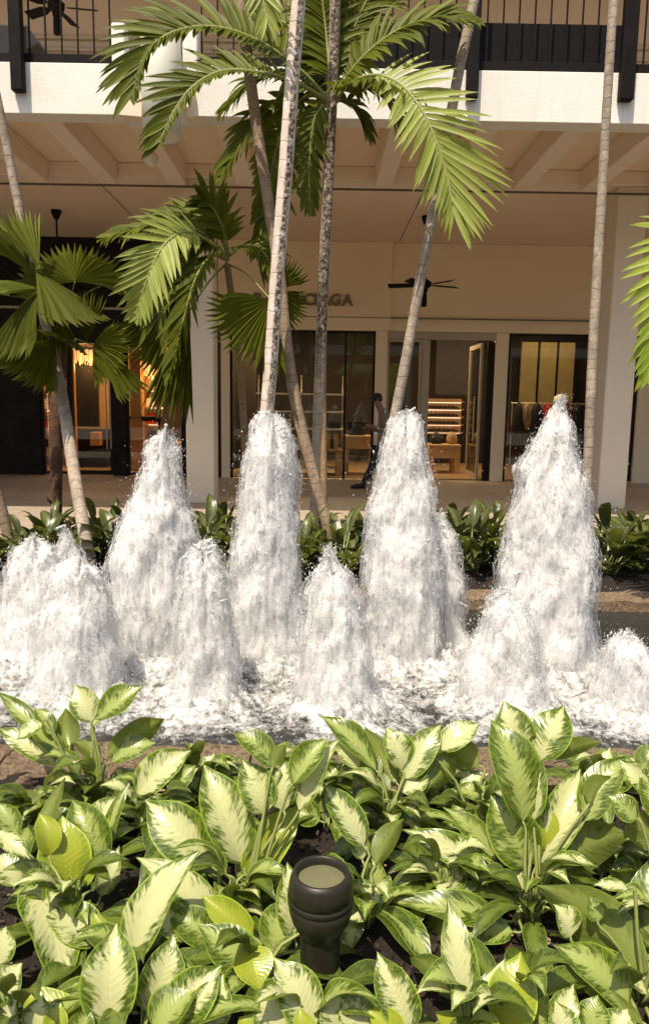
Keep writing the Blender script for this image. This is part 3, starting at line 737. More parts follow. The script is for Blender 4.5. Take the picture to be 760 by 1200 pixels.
# lit shelves with shoes, on the back wall through the doorway
Y = 18.6; x0, x1 = rx(498, Y), rx(542, Y)
t = thing('shoe_shelf', 'lit wall shelves with rows of shoes seen through the open doorway', 'shelf', ((x0+x1)/2, Y, rz(512, Y)))
pbuild(MB().box(x0, x1, Y+.32, Y+.36, rz(508, Y), rz(466, Y)), 'back_board', MT['wood'], t)
for k in range(5):
    z = rz(505-k*9, Y)
    pbuild(MB().box(x0, x1, Y, Y+.31, z-.025, z), 'shelf_board', MT['wood'], t)
    pbuild(MB().box(x0+.02, x1-.02, Y+.26, Y+.29, z-.04, z-.028), 'light_strip', MT['panel_glow'], t)
for k in range(4):
    for j in range(7):
        z = rz(505-k*9, Y)+.002; xx = x0+.12+j*(x1-x0-.2)/7
        L = .11; v = []
        prof = [(-.5, .75), (-.25, .55), (.15, .42), (.4, .30), (.5, .12)]
        for (u, h) in prof:
            for q in (-1, 1): v += [(xx+u*L*1.6, Y+.1+q*.04, z), (xx+u*L*1.6, Y+.1+q*.03, z+h*.12)]
        ff = []
        for i in range(4):
            o4 = i*4; ff += [(o4, o4+4, o4+5, o4+1), (o4+2, o4+3, o4+7, o4+6), (o4+1, o4+5, o4+7, o4+3)]
        ff += [(0, 1, 3, 2), (16, 18, 19, 17)]
        at_obj(MB().add(v, ff), 'shoe', f"dark shoe, {ORD[j]} from the left on the {('lowest', 'second lowest', 'second highest', 'highest')[k]} filled shelf in the doorway", 'shoe', MT['dark_cloth'], (xx, Y+.1, z), 'shoes on the lit shelves')
# rails with garments: right window
Y = 16.4; x0, x1 = rx(597, Y), rx(690, Y)
t = thing('clothes_rail', 'thin metal clothes rail across the right hand window', 'clothes rail', ((x0+x1)/2, Y, .012))
zr = rz(470, Y)
pbuild(MB().tube([(x0, Y, zr), (x1, Y, zr)], .014, 6), 'bar', MT['frame_light'], t)
for xx in (x0+.03, x1-.03): pbuild(MB().tube([(xx, Y, .013), (xx, Y, zr)], .014, 6), 'upright', MT['frame_light'], t)
names = [('dark', 606, .30, .9), ('tan', 615, .26, .55), ('dark', 627, .34, 1.0), ('red', 640, .28, .75), ('dark', 652, .32, 1.0), ('red', 662, .22, .6), ('dark', 674, .34, .95)]
lab = ['dark garment at the left end of the rail in the right window', 'tan patterned top hanging second from left on the rail', 'dark coat hanging in the middle left of the rail', 'red jacket hanging behind the top of the right tall jet', 'dark coat hanging under the pale hat', 'small red top hanging right of the pale hat', 'dark garment at the right end of the rail behind the thin palm trunk']
for (mn, p, w_, h), lb in zip(names, lab):
    garment('garment', lb, 'garment', MT[mn+'_cloth'], rx(p, Y), Y, zr-.03-h, w_, h, p)
garment('red_coat', 'red coat hanging just inside the pier at the left edge of the right window', 'coat', MT['red_cloth'], rx(588, 15.6), 15.6, rz(516, 15.6), .22, .62, 77)
at_obj(MB().lathe([(.0, 0), (.16, .0), (.165, .06), (.13, .14), (.06, .18), (0, .185)], (rx(655, Y), Y, zr+.02), 20), 'hat', 'pale round hat above the clothes rail in the right window', 'hat', MT['white_cloth'], (rx(655, Y), Y, zr+.02), smooth=True)
Y = 18.9
for k, (a, b) in enumerate(((606, 625), (628, 647), (650, 668))):
    at_obj(MB().box(rx(a, Y), rx(b, Y), Y, Y+.08, rz(500, Y), rz(398, Y)), 'wall_panel', ('olive gold wall panel behind the clothes rail, left of three', 'olive gold wall panel behind the clothes rail, middle of three', 'olive gold wall panel behind the clothes rail, right of three')[k], 'panel', MT['gold_panel'], ((rx(a, Y)+rx(b, Y))/2, Y, rz(500, Y)), bevel=.01)
a_ = bpy.data.lights.new('panel_wash', 'AREA'); a_.shape = 'RECTANGLE'; a_.size = 1.6; a_.size_y = .1; a_.energy = 11; a_.color = (1, .72, .35)
o = bpy.data.objects.new('panel_wash', a_); C.objects.link(o); o.parent = bld; o.location = Vector((rx(637, Y), Y-.5, 3.40))-bld.location
# centre window: steel shelving with folded clothes
Y = 15.6; x0, x1 = rx(300, Y), rx(402, Y)
t = thing('steel_shelving', 'thin steel shelving with pale bars behind the split palm trunk', 'shelving', ((x0+x1)/2, Y, .012))
for yy in (462, 483, 503, 527, 549):
    z = rz(yy, Y); pbuild(MB().box(x0, x1, Y, Y+.4, z-.03, z), 'shelf_board', MT['white_cloth'], t)
for xx in (x0, (x0+x1)/2, x1-.03): pbuild(MB().box(xx, xx+.03, Y+.41, Y+.44, .013, rz(440, Y)), 'upright', MT['frame_light'], t)
k = 0
for yy, ps in ((503, (312, 334, 352, 392)), (527, (322, 345, 360, 388)), (549, (330, 350, 372))):
    for p in ps:
        z = rz(yy, Y)+.002; hh = .14+.1*((k*7) % 3)/2
        mcol = ('dark_cloth', 'white_cloth', 'tan_cloth', 'dark_cloth')[k % 4]
        bx = MB()
        for q in range(3): bx.box(rx(p, Y)-.12, rx(p, Y)+.12, Y+.06, Y+.32, z+q*hh/3+.001, z+(q+1)*hh/3-.004)
        at_obj(bx, 'folded_clothes', f"pile of {('black', 'white', 'tan', 'black')[k % 4]} folded clothes, {ORD[ps.index(p)]} from left on the {dict([(503, 'upper'), (527, 'middle'), (549, 'lower')])[yy]} clothes shelf", 'clothes', MT[mcol], (rx(p, Y), Y+.2, z), 'folded clothes on the steel shelving', bevel=.008); k += 1
at_obj(MB().box(rx(270, 16.9), rx(300, 16.9), 16.9, 17.0, .013, 3.4), 'dark_screen', 'tall dark screen inside the centre window, left end', 'screen', MT['dark_inner'], (rx(285, 16.9), 16.95, .013), bevel=.01)
at_obj(MB().box(rx(508, 17.6), rx(555, 17.6), 17.6, 17.7, rz(462, 17.6), 3.44), 'hanging_screen', 'black screen hanging over the lit shoe shelves in the doorway', 'screen', MT['dark_cloth'], (rx(530, 17.6), 17.65, rz(462, 17.6)), bevel=.01)
garment('red_garment', 'dark red garment hanging inside the glass left of the doorway', 'garment', MT['bromeliad'], rx(466, 16.6), 16.6, rz(480, 16.6), .16, .75, 31)
# left shop
Y = 16.6
def chandelier(label, p, y0, y1, w_, Y):
    cx, zb, zt = rx(p, Y), rz(y1, Y), rz(y0, Y)
    t = thing('chandelier', label, 'chandelier', (cx, Y, zb))
    pbuild(MB().lathe([(w_/2, zt-zb+.0), (w_/2, zt-zb+.03), (0, zt-zb+.031)], (cx, Y, zb), 20), 'plate', MT['bronze'], t)
    bm = MB(); k = 0; r_ = random.Random(p)
    for i in range(16):
        for j in range(3):
            an = i*2*math.pi/16+j*.13; rad = w_/2*(1-.3*j)-.02
            for q in range(int(7+2*math.sin(i*1.1)+j)):
                z = zt-.02-q*(zt-zb)/9; p0 = Vector((cx+rad*math.cos(an), Y+rad*math.sin(an), z)); s = .017
                bm.add([p0+Vector(d)*s for d in ((1,0,0),(-1,0,0),(0,1,0),(0,-1,0),(0,0,1.3),(0,0,-1.3))], [(0,2,4),(2,1,4),(1,3,4),(3,0,4),(2,0,5),(1,2,5),(3,1,5),(0,3,5)])
    s = pbuild(bm, 'glass_beads', MT['bead_glow'], t); s['kind'] = 'stuff'
    pbuild(MB().tube([(cx, Y, zt+.03), (cx, Y, 3.44)], .01, 6), 'stem', MT['bronze'], t)
    a = bpy.data.lights.new('chandelier_light', 'POINT'); a.energy = 12; a.color = (1, .55, .2); a.shadow_soft_size = .12
    o = bpy.data.objects.new('chandelier_light', a); C.objects.link(o); o.parent = t; o.location = (0, 0, -.06)
chandelier('glowing bead chandelier over the left shop door', 103, 415, 431, .75, Y)
chandelier('stepped bead chandelier near the mannequin in the left shop window', 184, 427, 447, .55, 16.4)
at_obj(MB().box(rx(90, 16.9), rx(116, 16.9), 16.9, 17.0, rz(505, 16.9), rz(428, 16.9)), 'black_screen', 'black screen standing inside the left shop door below the chandelier', 'screen', MT['dark_cloth'], (rx(103, 16.9), 16.95, rz(505, 16.9)), bevel=.01)
at_obj(MB().box(rx(78, 16.6), rx(122, 16.6), 16.7, 17.2, .013, rz(508, 16.6)), 'sales_counter', 'low dark counter under the black screen in the left shop', 'counter', MT['bronze'], (rx(103, 16.7), 16.9, .013), bevel=.01)
for k, (a, b) in enumerate(((76, 84), (106, 117))):
    at_obj(MB().box(rx(a, 16.5), rx(b, 16.5), 16.45, 16.68, rz(527, 16.5), rz(511, 16.5)), 'lit_box', ('amber lit box left of the counter behind the leaning trunk', 'amber lit box on the right of the dark counter')[k], 'box', MT['orange_wood'], (rx((a+b)/2, 16.5), 16.55, rz(527, 16.5)), bevel=.008)
for k, (a, b, lb) in enumerate(((83, 89, 'amber wood upright beside the left shop door'), (153, 166, 'amber wood upright left of the mannequin window'))):
    at_obj(MB().box(rx(a, 16.0), rx(b, 16.0), 16.0, 16.1, .013, 3.3), 'wood_upright', lb, 'upright', MT['orange_wood'], (rx((a+b)/2, 16), 16.05, .013), bevel=.008)
at_obj(MB().box(rx(183, 17.8), rx(222, 17.8), 17.8, 17.9, rz(434, 17.8), 3.3), 'amber_bulkhead', 'amber bulkhead with spotlights above the mannequin', 'bulkhead', MT['orange_wood'], (rx(200, 17.8), 17.85, rz(434, 17.8)), bevel=.01)
for k, p in enumerate((205, 209, 214)):
    cc = at(p, 405, 17.7); at_obj(MB().lathe([(0, -.02), (.022, -.018), (.022, .02), (0, .022)], cc, 10), 'spotlight', ('left', 'middle', 'right')[k]+' tiny bright spotlight on the amber bulkhead above the mannequin', 'spotlight', MT['panel_glow'], tuple(cc), 'spotlights on the amber bulkhead')
bm = MB()
for j in range(3):
    for i in range(20):
        p0 = Vector((rx(51+j*6, 15.5), 15.5, rz(452+i*4, 15.5))); s = .014
        bm.add([p0+Vector(d)*s for d in ((1,0,0),(-1,0,0),(0,1,0),(0,-1,0),(0,0,1),(0,0,-1))], [(0,2,4),(2,1,4),(1,3,4),(3,0,4),(2,0,5),(1,2,5),(3,1,5),(0,3,5)])
    bm.tube([(rx(51+j*6, 15.5), 15.5, rz(450, 15.5)), (rx(51+j*6, 15.5), 15.5, rz(530, 15.5))], .003, 4)
at_obj(bm, 'bead_curtain', 'hanging strings of glowing beads at the left shop window', 'curtain', MT['bead_glow'], (rx(57, 15.5), 15.5, rz(530, 15.5)))  # beads glow by their own emission, shared with the chandelier beads
# mannequin torso on a stand
Y = 15.7; c = Vector((rx(203, Y), Y, .012))
t = thing('mannequin', 'headless mannequin in a tan coat with dark collar in the left shop window', 'mannequin', tuple(c))
zs_ = rz(452, Y)-.012
bm = MB().lathe([(.03, zs_), (.05, zs_-.05), (.13, zs_-.09), (.20, zs_-.16), (.20, zs_-.30), (.16, zs_-.55), (.20, zs_-.80), (.24, zs_-1.05), (.22, zs_-1.06)], c, 20)
bm.v = [(c.x+(p[0]-c.x)*1.25, c.y+(p[1]-c.y)*.75, p[2]) for p in bm.v]
pbuild(bm, 'coat', MT['tan_cloth'], t, smooth=True)
for q in (-1, 1): pbuild(MB().tube([c+Vector((q*.21, 0, zs_-.16)), c+Vector((q*.29, -.02, zs_-.42)), c+Vector((q*.30, -.06, zs_-.75))], [.065, .055, .045], 10), 'sleeve', MT['tan_cloth'], t, smooth=True)
pbuild(MB().add([c+Vector(p) for p in ((-.07, -.155, zs_-.08), (.07, -.155, zs_-.08), (.02, -.175, zs_-.5), (-.02, -.175, zs_-.5), (-.07, -.11, zs_-.08), (.07, -.11, zs_-.08), (.02, -.12, zs_-.5), (-.02, -.12, zs_-.5))], [(0,3,2,1),(4,5,6,7),(0,1,5,4),(1,2,6,5),(2,3,7,6),(3,0,4,7)]), 'dark_front', MT['dark_cloth'], t)
pbuild(MB().lathe([(.0, zs_+.10), (.045, zs_+.09), (.05, zs_+.02), (.06, zs_-.03)], c, 14), 'neck', MT['dark_cloth'], t, smooth=True)
pbuild(MB().tube([c+Vector((0, 0, .02)), c+Vector((0, 0, zs_-1.0))], .015, 8), 'stand', MT['bronze'], t)
pbuild(MB().lathe([(.0, .0), (.18, .0), (.17, .02), (.0, .025)], c, 20), 'base', MT['bronze'], t)
t4, *_ = table('dark display table with a pale tray beside the amber upright in the left shop', 152, 192, 492, 16.0, 'bronze', .6, .1)

# head lights inside the centre windows
for a_, b_ in ((330, 352), (404, 436), (504, 530), (596, 640)):
    B('ceiling_light', rx(a_, 15.4), rx(b_, 15.4), 15.4, 15.55, 3.30, 3.34, MT['panel_glow'], bevel=0)
# stocked cabinets in the left shop
def cabinet(label, pa, pb, Y, y_top, y_bot, nrow, glabel):
    x0, x1 = rx(pa, Y), rx(pb, Y); zt, zb = rz(y_top, Y), rz(y_bot, Y)
    t = thing('display_cabinet', label, 'cabinet', ((x0+x1)/2, Y, .012))
    pbuild(MB().box(x0, x1, Y+.36, Y+.39, .013, zt), 'back_board', MT['wood'], t)
    for xx in (x0, x1-.03): pbuild(MB().box(xx, xx+.03, Y, Y+.359, .013, zt), 'side_panel', MT['orange_wood'], t)
    r2 = random.Random(int(pa))
    for k in range(nrow):
        z = zb+(zt-zb)*k/nrow
        pbuild(MB().box(x0+.031, x1-.031, Y+.01, Y+.355, z-.025, z), 'shelf_board', MT['orange_wood'], t)
        pbuild(MB().box(x0+.05, x1-.05, Y+.30, Y+.33, z-.045, z-.028), 'light_strip', MT['panel_glow'], t)  # glowing strip added to give the left shop more warm light
        n = 3
        for j in range(n):
            xc = x0+(x1-x0)*(j+.5)/n; w_ = (x1-x0)/n*r2.uniform(.45, .75); h = (zt-zb)/nrow*r2.uniform(.35, .7)
            mname = ('dark', 'tan', 'white', 'red')[(k*3+j*2) % 4]
            b = MB(); v = [(xc+s*ww, Y+.16+q*.06, z+.002+hh) for (hh, ww) in ((0, w_/2), (h, w_*.40)) for q in (-1, 1) for s in (-1, 1)]
            b.add(v, [(0, 2, 3, 1), (4, 5, 7, 6), (0, 1, 5, 4), (2, 6, 7, 3), (0, 4, 6, 2), (1, 3, 7, 5)])
            b.tube([(xc-w_*.25, Y+.16, z+h), (xc-w_*.15, Y+.16, z+h+.05), (xc+w_*.15, Y+.16, z+h+.05), (xc+w_*.25, Y+.16, z+h)], .007, 5)
            cn = {'dark': 'black', 'tan': 'tan', 'white': 'pale', 'red': 'red'}[mname]
            at_obj(b, 'handbag', f"{cn} handbag, {('left', 'middle', 'right')[j]} on the {('lowest', 'second', 'third', 'top')[k]} shelf of the {glabel}", 'bag', MT[mname+'_cloth'], (xc, Y+.16, z), 'handbags in the left shop', bevel=.006)
cabinet('amber cabinet of handbags behind the mannequin in the left shop window', 168, 214, 17.2, 440, 520, 4, 'cabinet behind the mannequin')
cabinet('amber cabinet of handbags left of the door, behind the shaggy palm stem', 48, 76, 17.2, 440, 530, 4, 'cabinet behind the shaggy palm stem')
# ================================================================== PERSON
def skin(name, joints, bones, mat, parent, sub=1, loc=(0, 0, 0)):
    """joints: {name: ((x,y,z), radius)}; first joint is the root"""
    keys = list(joints); idx = {k: i for i, k in enumerate(keys)}
    me = bpy.data.meshes.new(name); me.from_pydata([joints[k][0] for k in keys], [(idx[a], idx[b]) for a, b in bones], [])
    o = link(name, me, parent, mat)
    md = o.modifiers.new('skin', 'SKIN'); md.use_smooth_shade = True
    if not me.skin_vertices: bpy.context.view_layer.update()
    sv = me.skin_vertices[0].data
    for i, k in enumerate(keys):
        r = joints[k][1]; r = r if isinstance(r, tuple) else (r, r)
        sv[i].radius = r; sv[i].use_root = (i == 0)
    o.modifiers.new('sub', 'SUBSURF').render_levels = sub
    o.modifiers['sub'].levels = sub
    return o
def make_person():
    Y = 13.3; foot = at(424, 572, Y); k = pxm(Y)*.985
    P = thing('person', 'man in dark cap, olive shirt and blue jeans walking left past the shop window', 'person', (at(438, 575, Y).x, Y, 0))
    ox = P.location.x
    def J(px, py, dy=0.):      # joint relative to the person's base
        p = at(px, py, Y+dy); return (p.x-ox, p.y-Y, p.z)
    hip = J(446, 523); chest = J(450, 492); neck = J(446, 479); head = J(441, 468)
    jb = {'pelvis': (hip, (.13, .10)), 'waist': (J(449, 508), (.115, .095)), 'chest': (chest, (.14, .105)), 'neck0': (J(448, 482), .07), 'neck': (neck, .055),
          'head0': (J(442.5, 473.5), (.072, .07)), 'head': (J(441, 467), (.088, .078)), 'crown': (J(441, 463.5), (.06, .055))}
    bb = [('pelvis', 'waist'), ('waist', 'chest'), ('chest', 'neck0'), ('neck0', 'neck'), ('neck', 'head0'), ('head0', 'head'), ('head', 'crown')]
    arms = {}
    for s, dy, el, wr in (('n', -.20, (452, 505), (437, 500)), ('f', .20, (447, 506), (434, 502))):
        arms[s] = (J(451, 486, dy), J(*el, dy), J(*wr, dy*.6))
        jb['sh'+s] = (arms[s][0], .055); jb['el'+s] = (arms[s][1], .042); jb['wr'+s] = (arms[s][2], .028)
        bb += [('neck0', 'sh'+s), ('sh'+s, 'el'+s), ('el'+s, 'wr'+s)]
        w_ = Vector(arms[s][2]); d = (w_-Vector(arms[s][1])).normalized(); side = Vector((0, 1, 0))
        pm = w_+d*.06; jb['pm'+s] = (tuple(pm), (.036, .018)); bb.append(('wr'+s, 'pm'+s))
        for f, (off, ln) in enumerate(((-.030, .072), (-.010, .082), (.010, .076), (.028, .06))):
            a = pm+d*.025+side*off; b = a+d*ln*.5+Vector((0, 0, -.012)); c = b+d*ln*.35+Vector((0, 0, -.03))
            for q, (pt, r_) in enumerate(((a, .010), (b, .009), (c, .008))): jb[f'f{s}{f}{q}'] = (tuple(pt), r_)
            bb += [('pm'+s, f'f{s}{f}0'), (f'f{s}{f}0', f'f{s}{f}1'), (f'f{s}{f}1', f'f{s}{f}2')]
        a = w_+d*.03+Vector((0, -.03 if dy < 0 else .03, .02)); b = a+d*.04+Vector((0, 0, .015))
        jb['t0'+s] = (tuple(a), .012); jb['t1'+s] = (tuple(b), .009); bb += [('wr'+s, 't0'+s), ('t0'+s, 't1'+s)]
    legs = {'f': ((446, 527, -.09), (435, 548, -.09), (425, 567, -.09)), 'b': ((448, 527, .09), (453, 548, .09), (466, 564, .09))}
    for s, (a, b, c) in legs.items():
        jb['h'+s] = (J(*a), .085); jb['k'+s] = (J(*b), .058); jb['a'+s] = (J(*c), .042)
        bb += [('pelvis', 'h'+s), ('h'+s, 'k'+s), ('k'+s, 'a'+s)]
    skin('body', jb, bb, MT['skin'], P, 1)
    # face: nose, ears, eyes on the leftward, downcast head
    h = Vector(head)
    pb = MB()
    pb.add([h+Vector(v) for v in ((-.08, -.014, .012), (-.08, .014, .012), (-.112, 0, -.022), (-.082, -.02, -.028), (-.082, .02, -.028))], [(0, 2, 1), (0, 3, 2), (1, 2, 4), (3, 4, 2)])
    o = pb.build('nose', MT['skin'], P, smooth=True)
    for s in (-1, 1):
        MB().lathe([(0, -.028), (.016, -.018), (.02, .005), (.012, .026), (0, .03)], h+Vector((.012, s*.078, -.005)), 8).build('ear', MT['skin'], P, smooth=True)
        MB().lathe([(0, -.008), (.009, 0), (0, .008)], h+Vector((-.078, s*.03, .012)), 8).build('eye', MT['dark_cloth'], P, smooth=True)
    MB().box(h.x-.088, h.x-.076, h.y-.024, h.y+.024, h.z-.052, h.z-.046).build('mouth', MT['red_cloth'], P)
    # shirt
    sj = {'a': (J(447, 524), (.145, .115)), 'b': (J(449, 508), (.135, .11)), 'c': (chest, (.158, .12)), 'd': (J(448.5, 483), (.085, .075)), 'e': (J(446.8, 480), .062)}
    sb = [('a', 'b'), ('b', 'c'), ('c', 'd'), ('d', 'e')]
    for s in arms:
        a, b, c = [Vector(v) for v in arms[s]]
        sj['s'+s] = (tuple(a), .068); sj['l'+s] = (tuple(b), .055); sj['w'+s] = (tuple(b+(c-b)*.75), .042)
        sb += [('d', 's'+s), ('s'+s, 'l'+s), ('l'+s, 'w'+s)]
    skin('shirt', sj, sb, MT['shirt'], P, 1)
    tj = {'p': (J(446.5, 523), (.138, .112))}; tb = []
    for s, (a, b, c) in legs.items():
        tj['h'+s] = (J(*a), .098); tj['k'+s] = (J(*b), .072); tj['a'+s] = (J(*c), .06); tb += [('p', 'h'+s), ('h'+s, 'k'+s), ('k'+s, 'a'+s)]
    skin('jeans', tj, tb, MT['jeans'], P, 1)
    f = J(*legs['f'][2])
    for s, ang in (('f', 0.), ('b', .5)):
        a = Vector(J(*legs[s][2])); z0 = 0 if s == 'f' else None
        d = Vector((-math.cos(ang), 0, -math.sin(ang))); heel = a+Vector((.05, 0, -.055)); 
        if s == 'f': heel.z = .045
        pts = [heel, heel+d*.08+Vector((0, 0, .015)), heel+d*.18, heel+d*.27+Vector((0, 0, -.012))]
        b = MB().tube(pts, [.042, .05, .044, .025], 10); b.build('shoe', MT['shoe'], P, smooth=True)
    cap = MB().lathe([(.092, -.005), (.094, .02), (.085, .06), (.05, .088), (0, .095)], h+Vector((.004, 0, .022)), 18); cap.build('cap', MT['dark_cloth'], P, smooth=True)
    c_ = h+Vector((-.085, 0, .024)); pk = []
    for i in range(7):
        an = math.pi*(.5+i/6); pk.append(c_+Vector((math.cos(an)*.075, math.sin(an)*.07, -.004)))
    pk2 = [p+Vector((0, 0, .008)) for p in pk]
    MB().add(pk+pk2, [tuple(range(6, -1, -1)), tuple(range(7, 14))]+[(i, (i+1) % 7, 7+(i+1) % 7, 7+i) for i in range(7)]).build('cap_peak', MT['dark_cloth'], P)
    MB().lathe([(.09, -.03), (.093, .015), (.088, .028)], h+Vector((.01, 0, .0)), 14).build('hair', MT['dark_cloth'], P, smooth=True)
make_person()

# ================================================================== PALMS
def trunk(parent, pts, mat, ring=.1, name='trunk', n=14, extend=0):
    """pts: (px, py, width_px, Y) from the foot upwards"""
    P = [tuple(at(x, y, Y))+(w_*.5*Y/FOC*.88,) for (x, y, w_, Y) in pts]
    if extend:
        a, b = np.array(P[-2]), np.array(P[-1]); d = (b-a)/np.linalg.norm((b-a)[:3]); e = b+d*extend; e[3] = b[3]*.95; P.append(tuple(e))
    L = sum((Vector(P[i+1][:3])-Vector(P[i][:3])).length for i in range(len(P)-1))
    k = max(24, int(L/.03)); S = spline(P, k); r_ = random.Random(k)
    rad = []; nxt = 0; s = 0; prev = None; jit = 0
    for q in S:
        v = Vector(q[:3])
        if prev is not None: s += (v-prev).length
        prev = v; ph = (s/ring+.35*math.sin(s*5.3)+.2*math.sin(s*13.1)) % 1
        rad.append(q[3]*(1+.035*max(0, 1-abs(ph-.0)*7)+.015*r_.uniform(-1, 1)))
    b = MB().tube([q[:3] for q in S], rad, n); return pbuild(b, name, MT[mat], parent, smooth=True)
def leaflet(parent, p, d, nrm, L, wd, droop, mat, name='leaflet', seg=6, seed=0):
    """one V-folded strap: starts at p, runs along d, sags by gravity"""
    d = d.normalized(); pts = [p.copy()]; dirs = [d.copy()]; st = L/seg; cur = d.copy()
    for i in range(seg):
        pts.append(pts[-1]+cur*st); cur = (cur+Vector((0, 0, -droop*(.4+i/seg)))).normalized(); dirs.append(cur.copy())
    v = []; uv = []
    for i, q in enumerate(pts):
        t = i/seg; wv = wd*1.35*(min(1, .45+t*2.6))*(1-max(0, (t-.45)/.55)**1.7)*.5+.0008
        nn = (nrm-dirs[i]*nrm.dot(dirs[i])).normalized(); s = dirs[i].cross(nn)
        v += [q-s*wv+nn*wv*.45, q, q+s*wv+nn*wv*.45]; uv += [(0, t), (.5, t), (1, t)]
    f = []
    for i in range(seg):
        a = i*3; f += [(a, a+1, a+4, a+3), (a+1, a+2, a+5, a+4)]
    b = MB().add(v, f, uv); return pbuild(b, name, MT[mat], parent, smooth=True)
def frond(palm, pts, L, n, mat, hint, wd=.035, droop=.10, a0=75, a1=28, sides=(1, -1), start=.18, prof=None, seed=0, lift=.15, back=1.0):
    if mat == 'palm': n = int(n*1.35)
    S = spline([tuple(at(x, y, Y)) for (x, y, Y) in pts], 40); S = [Vector(s) for s in S]
    r_ = random.Random(seed); hint = Vector(hint).normalized()
    fr = pbuild(MB().tube(S, [.016*(1-.75*i/39)+.002 for i in range(40)], 6), 'frond', MT['rachis'], palm, smooth=True)
    for k in range(n):
        u = start+(1-start)*(k+.5)/n; i = u*38.99; j = int(i); p = S[j].lerp(S[j+1], i-j)
        t = (S[min(j+2, 39)]-S[max(j-1, 0)]).normalized(); nn = (hint-t*hint.dot(t)).normalized(); s = t.cross(nn)
        q = (u-start)/(1-start); ang = R(a0+(a1-a0)*q)
        lf = L*(prof(q) if prof else (.55+1.1*q*(1-q)*1.6)*(1-.45*max(0, q-.75)/.25))
        for sd in sides:
            a = ang+R(r_.uniform(-5, 5)); d = t*math.cos(a)+s*(sd*math.sin(a))+nn*(lift+r_.uniform(-.16, .14))
            l2 = lf*r_.choice((.72, .9, .95, 1, 1.03, 1.08))*(back if sd != sides[0] else 1)
            leaflet(fr, p, d, (nn+s*(-sd*.35)).normalized(), l2, wd*r_.uniform(.85, 1.1), droop*r_.choice((.6, .9, 1, 1.2, 1.5, 2.4)), mat)
    return fr
def fan(palm, hub, tip, spread, hint, mat='fan', petiole=None, n=26, jag=.10, cup=.18, edge=1.0, Yh=6.6, Yt=None, droop=.0, split=0):
    """pleated fan leaf: hub and middle tip in pixels; spread = angle it opens through"""
    H = at(hub[0], hub[1], Yh); T = at(tip[0], tip[1], Yt or Yh)
    ax = T-H; L = ax.length; ax.normalize(); hint = Vector(hint); nn = (hint-ax*hint.dot(ax)).normalized(); s = ax.cross(nn)
    v = []; uv = []; f = []; rows = (.03, .25, .5, .75, .92, 1.0); m_ = 2*n+1
    r2 = random.Random(int(hub[0]*7+hub[1])); L *= .93; jag *= 1.5; split = split or 3
    for ri, rr in enumerate(rows):
        for k in range(m_):
            a = R(spread)*(k/(m_-1)-.5)+(.012*math.sin(k*1.7+hub[0])); ridge = 1 if k % 2 else -1
            le = L*(edge+(1-edge)*math.cos(a*.9)); q = rr
            if ri == len(rows)-1: q *= 1+(jag if k % 2 else -jag*.6)
            if ri >= 3 and split and (k//2) % split == 0 and k % 2 == 0: q *= .86
            p = H+(ax*math.cos(a)+s*math.sin(a))*(le*q)+nn*(ridge*.011*min(1, rr*1.5)*L/.4 - cup*L*(rr**2)*(1-math.cos(a))*.6)
            p.z -= (droop+.10)*L*rr*rr*(.6+.8*abs(math.sin(a)))+(.05*L*r2.random() if ri >= 4 else 0)
            v.append(p); uv.append((k/(m_-1), rr))
    for ri in range(len(rows)-1):
        for k in range(m_-1):
            a = ri*m_+k; f.append((a, a+m_, a+m_+1, a+1))
    o = pbuild(MB().add(v, f, uv), 'fan_leaf', MT[mat], palm)
    if petiole:
        pts = [at(x, y, Y) for (x, y, Y) in petiole]+[H]
        pbuild(MB().tube([Vector(q) for q in spline([tuple(p) for p in pts], 10)], [.011-.0005*i for i in range(10)], 6), 'petiole', MT['rachis'], o, smooth=True)
    return o
def palm(label, foot_px, cat='palm tree', group=None, name='palm_tree'):
    x, y, Y = foot_px; p = at(x, y, Y); return thing(name, label, cat, (p.x, p.y, 0), group)
# 1 leaning grey trunk at the left
p1 = palm('slender grey palm trunk at left, leaning to the upper left', (106, 655, 7.2))
trunk(p1, [(112, 690, 18, 6.1), (103, 645, 17.5, 6.2), (88, 560, 16.5, 6.6), (72, 460, 15, 7.2), (52, 370, 14, 7.2), (30, 280, 10.5, 7.2), (21, 235, 11, 7.2), (6, 160, 11, 7.2), (-12, 70, 11, 7.2), (-30, -40, 11, 7.2)], 'bark', .09)
# 2 at the left edge
p2 = palm('brown palm trunk cut off by the left edge, foot beside the far left jet', (16, 660, 6.9))
trunk(p2, [(20, 668, 15, 6.9), (8, 620, 15, 6.9), (-4, 575, 15, 6.9), (-30, 480, 15, 6.9), (-70, 330, 14, 6.9), (-120, 130, 13, 6.9)], 'bark_brown', .08)
# 3 fan palm on a shaggy stem
p3 = palm('fan palm with shaggy dark stem and broad pleated fan leaves at left', (66, 660, 7.5), 'fan palm', name='fan_palm')
trunk(p3, [(66, 662, 13, 7.5), (67, 600, 13, 7.5), (66, 540, 17, 7.5), (67, 490, 20, 7.5), (70, 440, 16, 7.5), (74, 395, 12, 7.5)], 'bark_dark', .05)
r_ = random.Random(4)
for i in range(46):     # leaf-base fibres of the shaggy stem
    u = r_.random(); y = 415+u*200; x = 67+r_.uniform(-5, 5); an = r_.uniform(0, 6.28)
    b = at(x, y, 7.5+.0); e = b+Vector((math.cos(an)*.05, math.sin(an)*.05-.03, r_.uniform(.06, .14)))
    if i < 40: pbuild(MB().tube([b, b.lerp(e, .5)+Vector((math.cos(an)*.02, math.sin(an)*.02, -.01)), e], [.016, .011, .003], 5), 'leaf_base', MT['bark_dark'], p3, smooth=True)
cr = (74, 395, 7.5)
fan(p3, (88, 330), (84, 283), 190, (.05, -.50, .86), petiole=[cr, (80, 360, 7.3)], Yh=7.05, Yt=7.3, edge=1.12, n=30)
